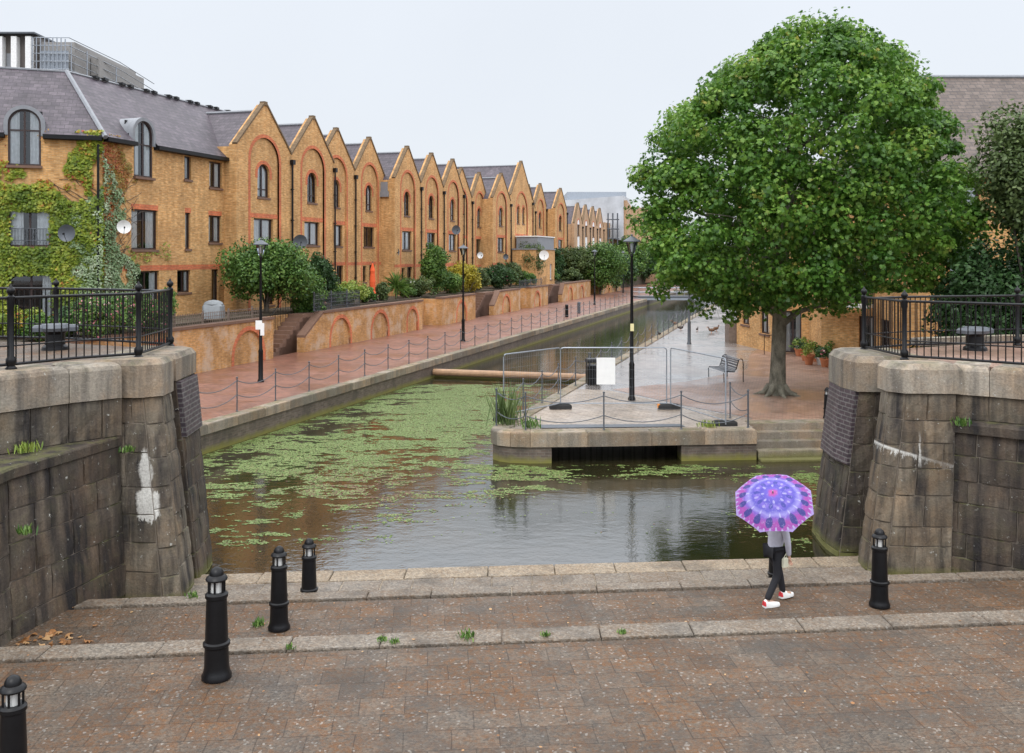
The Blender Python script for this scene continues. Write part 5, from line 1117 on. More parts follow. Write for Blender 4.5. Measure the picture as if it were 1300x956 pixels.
# spiky palm
X, Y = gpos(503); t = thing('spiky_palm', 'spiky green palm standing on the garden wall right of the folded red parasol', 'plant', (X, Y, 2.8)); R = np.random.default_rng(4)
m = MB(); m.tube([(0,0,0), (.03,0,1.0)], .09, 8); m.build('trunk', TWIG, t); V = []
m = MB()
for k in range(150):
    a = R.uniform(0, 6.28); el = R.uniform(-.5, 1.4); ln = R.uniform(.8, 1.35); z = R.uniform(.6, 1.15); d = Vector((math.cos(a)*math.cos(el), math.sin(a)*math.cos(el), math.sin(el))); s = Vector((-math.sin(a), math.cos(a), 0))*.028
    p = Vector((0, 0, z)); q = p+d*ln*.6; e_ = p+d*ln-Vector((0, 0, .12)); m.face([p-s, p+s, q+s, e_, q-s], t=R.random())
m.build('fronds', LMID, t)
# folded parasol
X, Y = gpos(473); t = thing('parasol', 'folded orange red parasol standing before a house door', 'parasol', (X, Y, 2.8)); m = MB(); m.tube([(0,0,0), (0,0,2.6)], .025, 8); m.build('pole', WOODG, t)
m = MB(); m.lathe([(.22, .55), (.16, .7), (.2, 1.3), (.15, 1.8), (.17, 2.0), (.03, 2.5)], seg=9); m.build('canopy', flat('red_orange_canvas', (.75, .11, .03), .8), t); m = MB(); m.lathe([(.25, 0), (.25, .08), (.05, .12)], seg=12); m.build('base', RUBB, t)
# lattice on the wall and grid fence, covered barbecue
def lattice(label, Y0, Y1, z0, h, mat, nx=.16, nz=.15, back=.2):
    L_ = (Y1-Y0)*UD; t = thing('trellis', label, 'trellis', (*wpos(Y0, back), z0), UR); m = MB()
    for i in range(int(L_/nx)+1): m.box(i*nx, 0, 0, i*nx+.022, .015, h)
    for k in range(int(h/nz)+1): m.box(0, -.016, k*nz, L_, -.001, k*nz+.02)
    m.build('lattice', mat, t); 
    for i in range(int(L_/1.9)+1): m = MB(); m.box(i*1.9, .016, 0, i*1.9+.06, .07, h+.08); m.build('post', mat, t)
lattice('weathered timber lattice on the garden wall left of the nearest lamp', 36.5, 44.6, 2.85, .5, WOODG)
lattice('dark iron grid fence above the wall right of the first stairs', 49.4, 54.5, 2.85, .95, GREYS, .14, .2)
lattice('pale iron rail fence above the far wall beside the third stairs', 86, 93.5, 2.85, .7, GREYS, .2, .6)
X, Y = px_line(-26.3, 37.6*1.0+2.0); t = thing('covered_barbecue', 'barbecue under a grey cover on the corner house terrace', 'barbecue', (*gpos(271, -26.6), 2.8))
m = MB(); m.box(-.45, -.28, .1, .45, .28, .75, bev=.08); m.ball((0, 0, .75), .4, 12, sc=(1.15, .7, .5)); m.build('cover', flat('grey_cover', (.20, .215, .225), .6), t, smooth=True)
for sx_ in (-.38, .38): m = MB(); m.tube([(sx_, 0, 0), (sx_, 0, .2)], .03, 6); m.build('leg', IRON, t)
# satellite dishes
def dish(label, p, rz, r=.33, mat=GREYS):
    t = thing('satellite_dish', label, 'satellite dish', p, rz, 'satellite dishes on the houses'); m = MB()
    n = 18; pts = [(0, -.02, 0)]; F = []
    for k in range(1, 4):
        for i in range(n): a = 2*math.pi*i/n; q = r*k/3; pts.append((q*math.cos(a), -.02-.1*(k/3)**2, q*math.sin(a)))
    for i in range(n): F.append((0, 1+(i+1) % n, 1+i))
    for k in range(2):
        for i in range(n): j = (i+1) % n; F.append((1+k*n+i, 1+k*n+j, 1+(k+1)*n+j, 1+(k+1)*n+i))
    m.idx(pts, F); m.build('reflector', mat, t, smooth=True); m = MB(); m.tube([(0, -.1, -r), (0, -.38, -.05)], .012, 5); m.box(-.03, -.43, -.08, .03, -.36, 0); m.tube([(0, 0, 0), (0, .25, -.1), (0, .4, -.1)], .02, 5); m.build('arm', IRON, t)
def wallpt(px, py, r=0, off=.45): K = -1200*(KH)+1254*(r); Y = K/(1012-px); x = .3017*Y-K/1200; return (x+.957*off, Y-.289*off, CH+(325-py)*Y/1200)
dish('round dark satellite dish on the drainpipe between the first two gabled houses', wallpt(372, 307), UR-.9, .42)
dish('blue grey satellite dish on the right of the fourth gabled house', wallpt(487, 320, 1.1, .9), UR-.6)
dish('grey satellite dish above the tall garden shrub', wallpt(545, 328), UR-.8, .36); dish('grey satellite dish above the yellow shrub', wallpt(572, 292), UR-.8, .4)
dish('pale satellite dish left of the gable beside the widest gable', wallpt(603, 324), UR-.8, .3, WHITEP); dish('white satellite dish on the pole before the brick annex', wallpt(685, 324, -3.2), UR-1.2, .5, WHITEP)
dish('small pale dish low on the set back gable near the widest one', wallpt(636, 326), UR-.8, .3)
AX = lambda px, py, Yd=39.6: ((px-650)*Yd/1200, Yd-.5, CH+(325-py)*Yd/1200)
dish('dark satellite dish among the creeper beside the patio window', ((86-650)*39.2/1200, 39.2, CH+(325-296)*39.2/1200), HA-.3, .36)
dish('white satellite dish left of the corner house middle window', ((157-650)*41.8/1200, 41.8, CH+(325-288)*41.8/1200), UR-.8, .3, WHITEP)
# ------------------------------------------------------------------ creeper on the corner house
def vnoise(x, y, seed=0):
    R = np.random.default_rng(seed); g = R.random((64, 64)); xi = np.floor(x).astype(int); yi = np.floor(y).astype(int); fx, fy = x-xi, y-yi; fx = fx*fx*(3-2*fx); fy = fy*fy*(3-2*fy)
    a = g[xi % 64, yi % 64]; b = g[(xi+1) % 64, yi % 64]; c = g[xi % 64, (yi+1) % 64]; d = g[(xi+1) % 64, (yi+1) % 64]; return (a*(1-fx)+b*fx)*(1-fy)+(c*(1-fx)+d*fx)*fy
def fbm(x, y, o=4, seed=0): return sum(vnoise(x*2**k+k*17, y*2**k+k*9, seed+k)*.5**k for k in range(o))/sum(.5**k for k in range(o))
cr = thing('climbing_creeper', 'yellow green creeper turning red, covering the corner house wall', 'climber', (CX, CY, HZ))
def creeper(rz, x0, x1, dens, n, mat, name, seed, ws, thick=.16, leaf=.13, tint=None):
    R = np.random.default_rng(seed); x = R.uniform(x0, x1, n); z = R.uniform(-.2, 8.3, n); d = dens(x, z)-fbm(x*.9+40, z*.9+40, 4, seed)
    keep = d > 0
    for c, zz, w, h, a in ws: keep &= ~((abs(x-c) < w/2-.02+.08*R.normal(size=n)) & (z > zz-.02) & (z < zz+h-.12))
    x, z, d = x[keep], z[keep], d[keep]; k = len(x); th = thick*np.clip(d*5, .15, 1)
    P = np.stack([x, -.03-R.uniform(0, 1, k)*th-.05*fbm(x*2, z*2, 3, seed+5), z], 1)
    Nn = np.stack([R.normal(0, .45, k), np.full(k, -.9), .55+R.normal(0, .4, k)], 1)
    tn = np.clip(.95*fbm(x*1.3, z*1.3, 4, seed+9)+R.normal(0, .15, k)+(tint(x, z) if tint else 0), 0, 1)
    o = leaf_mesh(name, mat, P, Nn, leaf*R.uniform(.7, 1.3, k), cr, 'palmate' if leaf > .12 else 'oval', tn, seed=seed); o.rotation_euler = (0, 0, rz)
def dA(x, z):   # coverage on the left wing, x from -7 (left) to 0
    body = np.clip((6.1+.25*np.sin(x*1.7)-.0*x-z)*1.3, -1, 1)
    col = np.clip(1.35-abs(x+.75+.25*np.sin(z*1.3))*1.0, -1, .9)
    return np.maximum(np.maximum(body*.74+.04, col*.72), np.where(z > 5.6, .40, 0)*(z < 6.9))
creeper(HA, -7, .05, dA, 26000, LIVY, 'leaves', 21, wa, tint=lambda x, z: np.where(z > 5.6, .12, -.12))
creeper(HA, -7, .05, lambda x, z: .36+.10*np.sin(x*3+z*5), 3500, LRED, 'red_leaves', 33, wa, .03, .10)
creeper(UR, -.05, 5.2, lambda x, z: np.where(z < 2.3-.1*x, .9-.35*x, .0)+np.where((z > 2.2) & (z < 8.2), np.clip(.85-.24*x-.03*abs(z-5), -1, .75), 0), 12000, LRED, 'red_leaves', 25, wb, .06, .11)
creeper(HA, -1.3, .02, lambda x, z: np.clip(.9-.16*abs(z-2.2)+.25*x, -1, .9), 5000, LVAR, 'pale_leaves', 29, wa, .22, .12)
creeper(UR, -.05, 3.2, lambda x, z: np.clip(1.12-.34*x-.13*abs(z-2.4), -1, .95), 14000, LVAR, 'pale_leaves', 26, wb, .16, .12)
creeper(UR, 1.4, 4.6, lambda x, z: np.clip(.80-abs(z-(2.9+.25*np.sin(x*2)))*1.1, -1, .7), 2600, LIVY, 'leaves', 27, wb, .07, .11)
m = MB(); R = random.Random(4)
for k in range(30):
    x, z = R.uniform(-.5, .3), R.uniform(.5, 5.5); side = R.choice((-1, 1)); pts = []
    for i in range(7): pts.append((x, -.03, z)); x -= R.uniform(.1, .35); z += R.uniform(-.05, .3)
    m.tube(pts, .012, 4)
o = m.build('stems', TWIG, cr, rz=HA)
m = MB()
for k in range(26):
    x, z = R.uniform(0, 1.2), R.uniform(2.5, 6.5); pts = []; zd = R.choice((-.25, .15, .25))
    for i in range(7): pts.append((x, -.03, z)); x += R.uniform(.1, .33); z += zd*R.uniform(.2, 1.2)
    m.tube(pts, .011, 4)
m.build('stems', TWIG, cr, rz=UR)
# ------------------------------------------------------------------ the big plane tree
pt = thing('plane_tree', 'large round plane tree standing on the forecourt right of the bench', 'tree', (9.42, 33.6, .83))
R = np.random.default_rng(12)
ZR_ = [4.15, 4.7, 5.4, 6.2, 7.2, 8.2, 9.1, 10.0, 10.9, 11.7, 12.5, 13.2, 13.75]; RR_ = [2.6, 4.5, 5.2, 5.55, 5.6, 5.5, 5.25, 4.95, 4.45, 3.8, 3.0, 2.0, .8]
def crown_pts(n, lo, hi):
    z = R.choice(np.linspace(4.2, 13.65, 500), n, p=(lambda w: w/w.sum())(np.interp(np.linspace(4.2, 13.65, 500), ZR_, RR_)+1.2)); a = R.uniform(0, 2*math.pi, n)
    lob = 1+.07*np.sin(3*a+.6*z)+.05*np.sin(5*a-1.1*z+2); rr = np.interp(z, ZR_, RR_)*lob*R.uniform(lo, hi, n)
    return np.stack([.62+rr*np.cos(a)+np.where(z > 11.5, .35, 0), rr*np.sin(a)*.96, z-.83], 1)
C1 = crown_pts(760, .80, 1.0); C2 = crown_pts(190, .25, .75)
P1_, N1_ = clumps_to_leaves(C1, R.uniform(.35, .85, len(C1)), 115, R, up=.5, squash=.72, rnd=.55)
P2_, N2_ = clumps_to_leaves(C2, 1.1, 80, R, up=.4, rnd=.8)
DR = []                    # drooping boughs at the lower left and under the crown
for (x, y, z, dx, dz) in ((-3.2, .2, 3.2, .15, -.55), (-2.5, -.3, 3.1, .2, -.6), (-1.9, -.5, 2.9, .1, -.5), (1.2, -1.2, 3.0, .1, -.4), (-4.2, .4, 3.3, -.1, -.35), (.9, -2.6, 3.3, .1, -.3), (-.8, -1.6, 3.1, .1, -.3)):
    for k in range(6): DR.append((x+dx*k*.4+R.normal()*.22, y+R.normal()*.2, z+.9+dz*k*.42))
P3_, N3_ = clumps_to_leaves(DR, .33, 40, R, up=.2, rnd=.8)
PA = np.concatenate([P1_, P2_, P3_]); NA = np.concatenate([N1_, N2_, N3_])
tin = np.concatenate([np.clip(np.repeat(R.uniform(.15, .75, len(C1)), 115)+R.normal(0, .16, len(P1_)), 0, .99), np.clip(R.normal(.4, .2, len(P2_)), 0, .9), np.clip(R.normal(.5, .2, len(P3_)), 0, .95)])
PA[:, 0] += .35
ok_ = ~((PA[:, 0] > 2.0) & (PA[:, 2] < 3.75) & (np.arange(len(PA)) < len(P1_)+len(P2_))); PA, NA, tin = PA[ok_], NA[ok_], tin[ok_]
leaf_mesh('crown', LPLANE, PA, NA, R.uniform(.09, .185, len(PA)), pt, 'palmate', tin, seed=3)
m = MB(); m.tube([(.0, 0, -.05), (.0, 0, .12), (.02, 0, .45), (.04, 0, 1.2), (.08, .02, 2.2), (.1, 0, 3.3), (.2, 0, 4.6), (.35, 0, 7), (.5, 0, 10)], [.44, .36, .29, .26, .25, .24, .21, .15, .06], 18)
for k in range(7):
    a = k*.9+.3; m.tube([(.25*math.cos(a), .25*math.sin(a), .32), (.48*math.cos(a), .48*math.sin(a), .06), (.85*math.cos(a), .85*math.sin(a), -.03)], [.13, .09, .03], 8)
m.build('trunk', BARK, pt, smooth=True)
m = MB(); Rr = random.Random(6)
for k in range(20):
    a = k*2.4; z = 2.7+k*.32; l = max(1.2, 4.1-abs(z-5)*.42); p = [(.1, 0, z-.3)]
    for i in range(1, 6): f = i/5; p.append((.15+l*f*math.cos(a+.15*math.sin(i)), l*f*math.sin(a), z+f*(.9+.1*(z-3))+Rr.uniform(-.12, .12)))
    m.tube(p, [.12, .10, .075, .05, .035, .015], 7)
    for j in range(3):
        q = p[2+j]; aa = a+Rr.uniform(-1, 1); m.tube([q, (q[0]+.7*math.cos(aa), q[1]+.7*math.sin(aa), q[2]+.3), (q[0]+1.5*math.cos(aa), q[1]+1.5*math.sin(aa), q[2]+.4)], [.04, .025, .01], 5)
for (x, y, z, dx, dz) in ((-3.2, .2, 3.2, .15, -.55), (-2.5, -.3, 3.1, .2, -.6), (1.2, -1.2, 3.0, .1, -.4)):
    m.tube([(0, 0, 3.0), (x*.5, y*.5, z+1.1), (x, y, z+.8), (x+dx*2, y, z+.8+dz*2)], [.09, .05, .03, .008], 6)
m.build('limb', BARK, pt, smooth=True)
# right bank greenery
bush('birch_tree', 'light olive feathery tree at the right edge above the dark hedge', 'tree', 15.5, 28.3, .85, 10.4, 1.45, LOLIVE, .15, 1.6, trunk=5.2, seed=41)
for i, (X, Y, z1, r, mt, lb) in enumerate([(14.6, 29.5, 6.0, 1.5, LDARK, 'dark green bush behind the right railing, left of the feathery tree'), (16.6, 28.8, 6.6, 1.9, LDARK, 'dark green bush at the right edge behind the railing'), (14.6, 32.5, 3.0, .8, LDARK, 'low dark bush in front of the brick house wall behind the railing'), (17.6, 30.5, 8.2, 2.2, LMID, 'leafy bush cut by the right picture edge')]):
    bush('hedge_bush', lb, 'shrub', X, Y, .85, z1, r, mt, .15, 1.5, trunk=1.2 if i != 2 else .2, seed=44+i)
# ------------------------------------------------------------------ duckweed on the water
R = np.random.default_rng(99); n = 1500000
X = R.uniform(-13, 14, n); Y = R.uniform(17.0, 43.0, n); px = 650+1200*X/Y; py = 325+1200*CH/Y
inside = (X > .3017*Y+KL+.03) & ~((X > .3017*Y+KR) & (Y > 26.1)) & ~((Y > 26.05) & (X > -.55)  & (X > .3017*Y+KR)) & ~((X > -.65) & (Y > 26.0) & (Y < 28)) & ~((X > 6) & (Y < 20.2)) & ~((X < -5.4) & (Y < 18.5)) & ~((X > 6.8) & (Y > 26.2)) & (Y < 42.3-(X+4)*.0)
def blob(cx, cy, sx_, sy, rot=0): dx, dy = px-cx, py-cy; c, s = math.cos(rot), math.sin(rot); return np.exp(-(((dx*c+dy*s)/sx_)**2+((-dx*s+dy*c)/sy)**2))
D = 1.1*blob(575, 525, 80, 42)+.75*blob(590, 500, 50, 30)+.78*blob(470, 560, 130, 42, -.2)+.45*blob(350, 585, 110, 45)+.35*blob(520, 600, 110, 28)+.25*blob(300, 640, 70, 50)+.12*blob(420, 660, 130, 45)+.75*blob(655, 600, 60, 16)+.26*blob(900, 596, 170, 12)+.24*blob(1020, 640, 60, 50)+.25*blob(460, 505, 90, 22)+.08*blob(800, 660, 300, 40)+.06
f1 = fbm(X*1.1+Y*.1+50, Y*2.3+50, 5, 4); f2 = fbm(X*4+20, Y*8+20, 3, 8)
keep = inside & (D > .17+R.normal(0, .02, n)) & (D > .70+(f1-.5)*3.0+(f2-.5)*2.6+R.normal(0, .09, n)); X, Y, D_, px, py = X[keep], Y[keep], D[keep], px[keep], py[keep]
mx_ = 190000
if len(X) > mx_: i = R.choice(len(X), mx_, False); X, Y, D_, px, py = X[i], Y[i], D_[i], px[i], py[i]
k = len(X); P = np.stack([X, Y, R.uniform(.002, .008, k)], 1)
bz = np.exp(-(((px-500)/120)**2+((py-625)/28)**2)); tn = np.clip(R.normal(.52, .2, k)+.10*(fbm(X*.8, Y*.8, 3, 12)-.5), 0, .9); br = R.random(k) < .06+.55*bz; tn[br] = R.uniform(.93, 1, br.sum())
o = leaf_mesh('duckweed', WEEDM, P, np.tile([0, 0, 1.0], (k, 1)), R.uniform(.02, .062, k), None, 'flake', tn, seed=5); tag(o, 'bright green duckweed floating in drifts on the canal basin', 'duckweed', kind='stuff')
# weeds, moss tufts, litter
def tuft(name, label, X, Y, z, s, n_, mat=LOLIVE, seed=0, h=1, group=None):
    R = np.random.default_rng(seed); P = R.normal(0, s*.4, (n_, 3))*np.array([1, 1, 0]); m = MB()
    for p in P:
        a = R.uniform(0, 6.28); l = s*h*R.uniform(.5, 1.2); d = Vector((math.cos(a)*.45, math.sin(a)*.45, 1)).normalized(); w = Vector((-math.sin(a), math.cos(a), 0))*.012*(s/.15)**.5
        q = Vector(p); m.face([q-w*.5, q+w*.5, q+d*l*.6+w, q+d*l, q+d*l*.6-w], t=R.random())
    o = m.build(name, mat, None, (X, Y, z)); return tag(o, label, 'weed', group)
tuft('weed', 'tall scruffy weeds growing at the tip of the quay by the mesh fence', -.15, 27.6, .85, .55, 90, LOLIVE, 1, 2.2)
tuft('weed', 'small green weeds just right of the tall weeds on the quay tip', .55, 26.95, .85, .35, 60, LMID, 2)
tuft('weed', 'low weeds by the right end of the drain grate', 5.6, 27.0, .85, .25, 60, LLIME, 3)
for i, (px, py, z, s, lb) in enumerate([(328, 793, .46, .13, 'green weed beside the second lighthouse bollard'), (368, 822, .775, .07, 'grass growing in the step joint right of the nearest bollard'), (500, 815, .775, .07, 'grass growing in the upper step joint left of centre'), (592, 808, .78, .13, 'green weed in the upper step joint near the centre'), (693, 806, .775, .07, 'grass in the upper step joint right of centre'), (790, 803, .775, .07, 'grass in the upper step joint below the person'), (485, 812, .775, .07, 'thin grass blades in the step left of centre'), (245, 757, .46, .12, 'weed at the foot of the left pier')]):
    X_, Y_ = gp(px, py, z); tuft('weed', lb, X_, Y_, z-.01, s, 46, LMID, 10+i, .8)
for i, (X_, Y_, Z_, s, mt, lb) in enumerate([(-7.1, 15.3, 3.35, .16, LMID, 'green weed sprouting under the left wall cap stones'), (-7.3, 14.2, 2.8, .2, LLIME, 'weed on the left mossy ledge'), (-7.5, 15.1, 2.8, .25, LRED, 'reddish weeds at the back of the left ledge'), (-6.75, 13.1, 1.9, .16, LMID, 'weed hanging from the dark left wall'), (7.95, 16.75, 2.75, .2, LMID, 'green plant growing on the right ledge'), (-6.3, 15.45, 2.55, .14, LMID, 'small weed on the left pier joint'), (9.3, 15.85, 2.8, .15, LLIME, 'small weed at the right edge of the right ledge')]): tuft('weed', lb, X_, Y_, Z_, s, 50, mt, 30+i, .8)
R = np.random.default_rng(3); k = 60; P = np.stack([R.normal(-6.35, .35, k), R.normal(12.75, .3, k), np.full(k, .475)], 1); P = P[(P[:, 0] > -6.85) & (P[:, 1] > 12.2)]
o = leaf_mesh('fallen_leaves', leafmat('dead_leaf', [(0, (.20, .09, .03)), (.6, (.42, .20, .08)), (1, (.55, .36, .18))]), P, np.array([[0, 0, 1.0]]*len(P))+R.normal(0, .25, (len(P), 3)), R.uniform(.05, .16, len(P)), None, 'palmate', seed=2); tag(o, 'fallen brown leaves gathered at the foot of the left wall', 'leaves', kind='stuff')
R = np.random.default_rng(8); k = 190; P = np.stack([R.uniform(-6.8, 8, k), R.uniform(9.5, 14.6, k), np.zeros(k)], 1); P[:, 2] = np.where(P[:, 1] > 12.07+(P[:, 0]+6.5)*.092, .462, .775)
o = leaf_mesh('leaf_litter', MAT['dead_leaf'], P, np.array([[0, 0, 1.0]]*k)+R.normal(0, .2, (k, 3)), R.uniform(.015, .05, k), None, 'flake', seed=6); tag(o, 'scattered small dead leaves and grit on the paved terraces', 'leaves', kind='stuff')
# ------------------------------------------------------------------ person walking under an umbrella
SKIN = flat('skin', (.50, .29, .20), .5); HOOD = flat('pale_lilac_sweatshirt', (.50, .49, .56), .85, var=.08, scale=12); TROU = flat('black_trousers', (.012, .012, .016), .8); HAIR = flat('dark_hair', (.015, .010, .008), .5); REDP = flat('red_heel_patch', (.62, .04, .05), .5); BAG = flat('cream_cotton', (.60, .58, .44), .8)
def skin_mesh(name, V, E_, Rd, mat, parent, root=0, lv=2):
    me = bpy.data.meshes.new(name); me.from_pydata(V, E_, []); o = bpy.data.objects.new(name, me); COL.objects.link(o)
    sk = o.modifiers.new('s', 'SKIN'); sk.use_smooth_shade = True; sub = o.modifiers.new('d', 'SUBSURF'); sub.levels = lv; sub.render_levels = lv
    bpy.context.view_layer.update()
    if not me.skin_vertices: me.skin_vertices.new() if hasattr(me.skin_vertices, 'new') else None
    for i, r in enumerate(Rd):
        r = r if isinstance(r, tuple) else (r, r); me.skin_vertices[0].data[i].radius = r; me.skin_vertices[0].data[i].use_root = (i == root)
    me.update(); bpy.context.view_layer.update(); dg = bpy.context.evaluated_depsgraph_get(); m2 = bpy.data.meshes.new_from_object(o.evaluated_get(dg)); m2.name = name
    bpy.data.objects.remove(o); m2.materials.clear(); m2.materials.append(mat); m2.polygons.foreach_set('use_smooth', [True]*len(m2.polygons))
    o = bpy.data.objects.new(name, m2); COL.objects.link(o); o.parent = parent; return o
pr = thing('person', 'person in a pale sweatshirt and black trousers walking right under the tie dye umbrella', 'person', (4.0, 14.42, .455), math.radians(25))
J = dict(pel=(0, 0, .82), wst=(.02, 0, .95), chs=(.06, 0, 1.12), nk=(.09, 0, 1.28), hd=(.12, 0, 1.36), ht=(.125, 0, 1.47),
 rh=(0, -.085, .79), rk=(-.02, -.09, .44), ra=(-.22, -.09, .10), rt=(-.03, -.09, .03), lh=(0, .085, .79), lk=(.17, .09, .45), la=(.25, .09, .09), lt=(.41, .09, .06),
 rs=(.06, -.15, 1.22), re=(.07, -.22, .98), rw=(.13, -.18, .75), rp=(.15, -.18, .70), ls=(.06, .15, 1.22), le=(.10, .24, 1.0), lw=(.15, .11, .90))
def body(names, edges, rad, nm, mat, root=0, lv=2): ix = {k_: i for i, k_ in enumerate(names)}; return skin_mesh(nm, [J[k_] for k_ in names], [(ix[a_], ix[b_]) for a_, b_ in edges], [rad[k_] for k_ in names], mat, pr, root, lv)
rad = dict(pel=(.12, .10), wst=(.11, .085), chs=(.13, .10), nk=.05, hd=.07, ht=.06, rh=.075, rk=.052, ra=.036, rt=.03, lh=.075, lk=.052, la=.036, lt=.03, rs=.055, re=.042, rw=.026, ls=.055, le=.042, lw=.026, rp=.025)
nmz = ['pel', 'wst', 'chs', 'nk', 'hd', 'rh', 'rk', 'ra', 'rt', 'lh', 'lk', 'la', 'lt', 'rs', 're', 'rw', 'ls', 'le', 'lw', 'rp']
ed = [('pel', 'wst'), ('wst', 'chs'), ('chs', 'nk'), ('nk', 'hd'), ('pel', 'rh'), ('rh', 'rk'), ('rk', 'ra'), ('ra', 'rt'), ('pel', 'lh'), ('lh', 'lk'), ('lk', 'la'), ('la', 'lt'), ('chs', 'rs'), ('rs', 're'), ('re', 'rw'), ('chs', 'ls'), ('ls', 'le'), ('le', 'lw'), ('rw', 'rp')]
bd = body(nmz, ed, {k_: (tuple(x*.86 for x in v) if isinstance(v, tuple) else v*.86) for k_, v in rad.items()}, 'body', SKIN)
r2 = {k_: (tuple(x*1.16 for x in v) if isinstance(v, tuple) else v*1.2) for k_, v in rad.items()}; r2['rw'] = r2['lw'] = .038; r2['nk'] = .062; r2['pel'] = (.15, .125); r2['ra'] = r2['la'] = .05
J['pel2'] = (0, 0, .76); r2['pel2'] = (.20, .14); J['pel3'] = (0, 0, .80)
body(['wst', 'chs', 'nk', 'rs', 're', 'rw', 'ls', 'le', 'lw', 'pel2'], [('pel2', 'wst'), ('wst', 'chs'), ('chs', 'nk'), ('chs', 'rs'), ('rs', 're'), ('re', 'rw'), ('chs', 'ls'), ('ls', 'le'), ('le', 'lw')], r2, 'sweatshirt', HOOD)
r2['pel3'] = (.12, .105); body(['pel3', 'rh', 'rk', 'ra', 'lh', 'lk', 'la'], [('pel3', 'rh'), ('rh', 'rk'), ('rk', 'ra'), ('pel3', 'lh'), ('lh', 'lk'), ('lk', 'la')], r2, 'trousers', TROU)
m = MB(); hc = J['hd']; 
m.ball((hc[0]+.01, 0, 1.40), .098, 16, sc=(1.0, .82, 1.18)); m.ball((hc[0]+.105, 0, 1.385), .017, 8); m.ball((hc[0], -.082, 1.39), .022, 8, sc=(1, .4, 1.3)); m.ball((hc[0], .082, 1.39), .022, 8, sc=(1, .4, 1.3)); m.build('head', SKIN, pr, smooth=True)
m = MB(); 
for y in (-.035, .035): m.ball((hc[0]+.092, y, 1.41), .011, 8)
m.ball((hc[0]+.098, 0, 1.345), .016, 8, sc=(.4, 1.3, .35)); m.build('face_features', HAIR, pr)
m = MB(); m.ball((hc[0]-.015, 0, 1.42), .108, 16, sc=(1.0, .88, 1.1)); m.ball((hc[0]-.075, 0, 1.31), .07, 12, sc=(.7, 1.0, 1.5)); m.build('hair', HAIR, pr, smooth=True)
def shoe(ax, y, rot, z):
    c, s = math.cos(rot), math.sin(rot)
    def tr(p): return (ax+p[0]*c-p[1]*s, y+p[0]*s+p[1]*c, z+p[2])
    m = MB(); rings = [(-.075, .036, .10), (-.05, .042, .115), (.0, .043, .10), (.06, .046, .075), (.12, .046, .055), (.17, .036, .045), (.195, .018, .035)]; pts = []; F = []; k = 10
    for x, w, h in rings:
        for i in range(k): a = math.pi*i/(k-1); pts.append(tr((x, w*math.cos(a), .015+h*math.sin(a)*.95)))
    for i in range(len(rings)-1):
        for j in range(k-1): F.append((i*k+j, i*k+j+1, (i+1)*k+j+1, (i+1)*k+j))
    F.append(tuple(range(k))); F.append(tuple((len(rings)-1)*k+j for j in range(k-1, -1, -1))); m.idx(pts, F); o = m.build('shoe', WHITEP, pr, smooth=True)
    m = MB(); sp = [(-.078, -.036), (.06, -.048), (.15, -.042), (.20, -.015), (.20, .015), (.15, .042), (.06, .048), (-.078, .036)]; q = [tr((x, yy, 0)) for x, yy in sp]+[tr((x, yy, .022)) for x, yy in sp]; m.idx(q, [tuple(range(7, -1, -1)), tuple(range(8, 16))]+[(i, (i+1) % 8, 8+(i+1) % 8, 8+i) for i in range(8)]); m.build('sole', WHITEP, o)
    m = MB(); q = []
    for x, w, h in ((-.079, .036, .075), (-.058, .042, .08)):
        for i in range(8): a = math.pi*i/7; q.append(tr((x-.003, w*1.04*math.cos(a), .03+h*math.sin(a))))
    m.idx(q, [(i, i+1, 8+i+1, 8+i) for i in range(7)]+[tuple(range(8))]); m.build('heel_patch', REDP, o)
shoe(-.19, -.09, -.1, .0); shoe(.27, .09, .1, .015)
def hand(w, d, side, nm):
    """palm with four bent fingers and a thumb, rooted at the wrist, fingers along d"""
    W_ = Vector(w); d = Vector(d).normalized(); s = Vector(side).normalized(); nn = d.cross(s); pv = [W_, W_+d*.045, W_+d*.075]; V = [tuple(p) for p in pv]; E_ = [(0, 1), (1, 2)]; rd = [.017, (.03, .016), (.03, .014)]
    for k_, (o_, ln) in enumerate(((-.027, .062), (-.009, .072), (.009, .068), (.027, .052))):
        b_ = W_+d*.085+s*o_; c_ = b_+d*ln*.45+nn*.012; e_ = c_+(d*.5+nn*.85).normalized()*ln*.5; i = len(V); V += [tuple(b_), tuple(c_), tuple(e_)]; E_ += [(2, i), (i, i+1), (i+1, i+2)]; rd += [.009, .0085, .007]
    i = len(V); V += [tuple(W_+d*.04-s*.035), tuple(W_+d*.075-s*.05+nn*.015)]; E_ += [(1, i), (i, i+1)]; rd += [.011, .008]; return skin_mesh(nm, V, E_, rd, SKIN, pr, 0, 1)
hand(J['rw'], (.2, 0, -1), (1, 0, 0), 'hand'); hand(J['lw'], (.5, -.6, .2), (0, .2, 1), 'hand')
m = MB(); m.prism([(.0, -.21), (.10, -.20), (.10, -.16), (.0, -.17)], .60, .74, bev=.02); m.tube([(.02, -.185, .73), (.07, -.185, .80), (.09, -.18, .73)], .006, 5); tag(m.build('cloth_bag', BAG, None, (4.0, 14.42, .455), math.radians(25)), 'small cream cloth bag hanging at the hip of the walking person', 'bag')
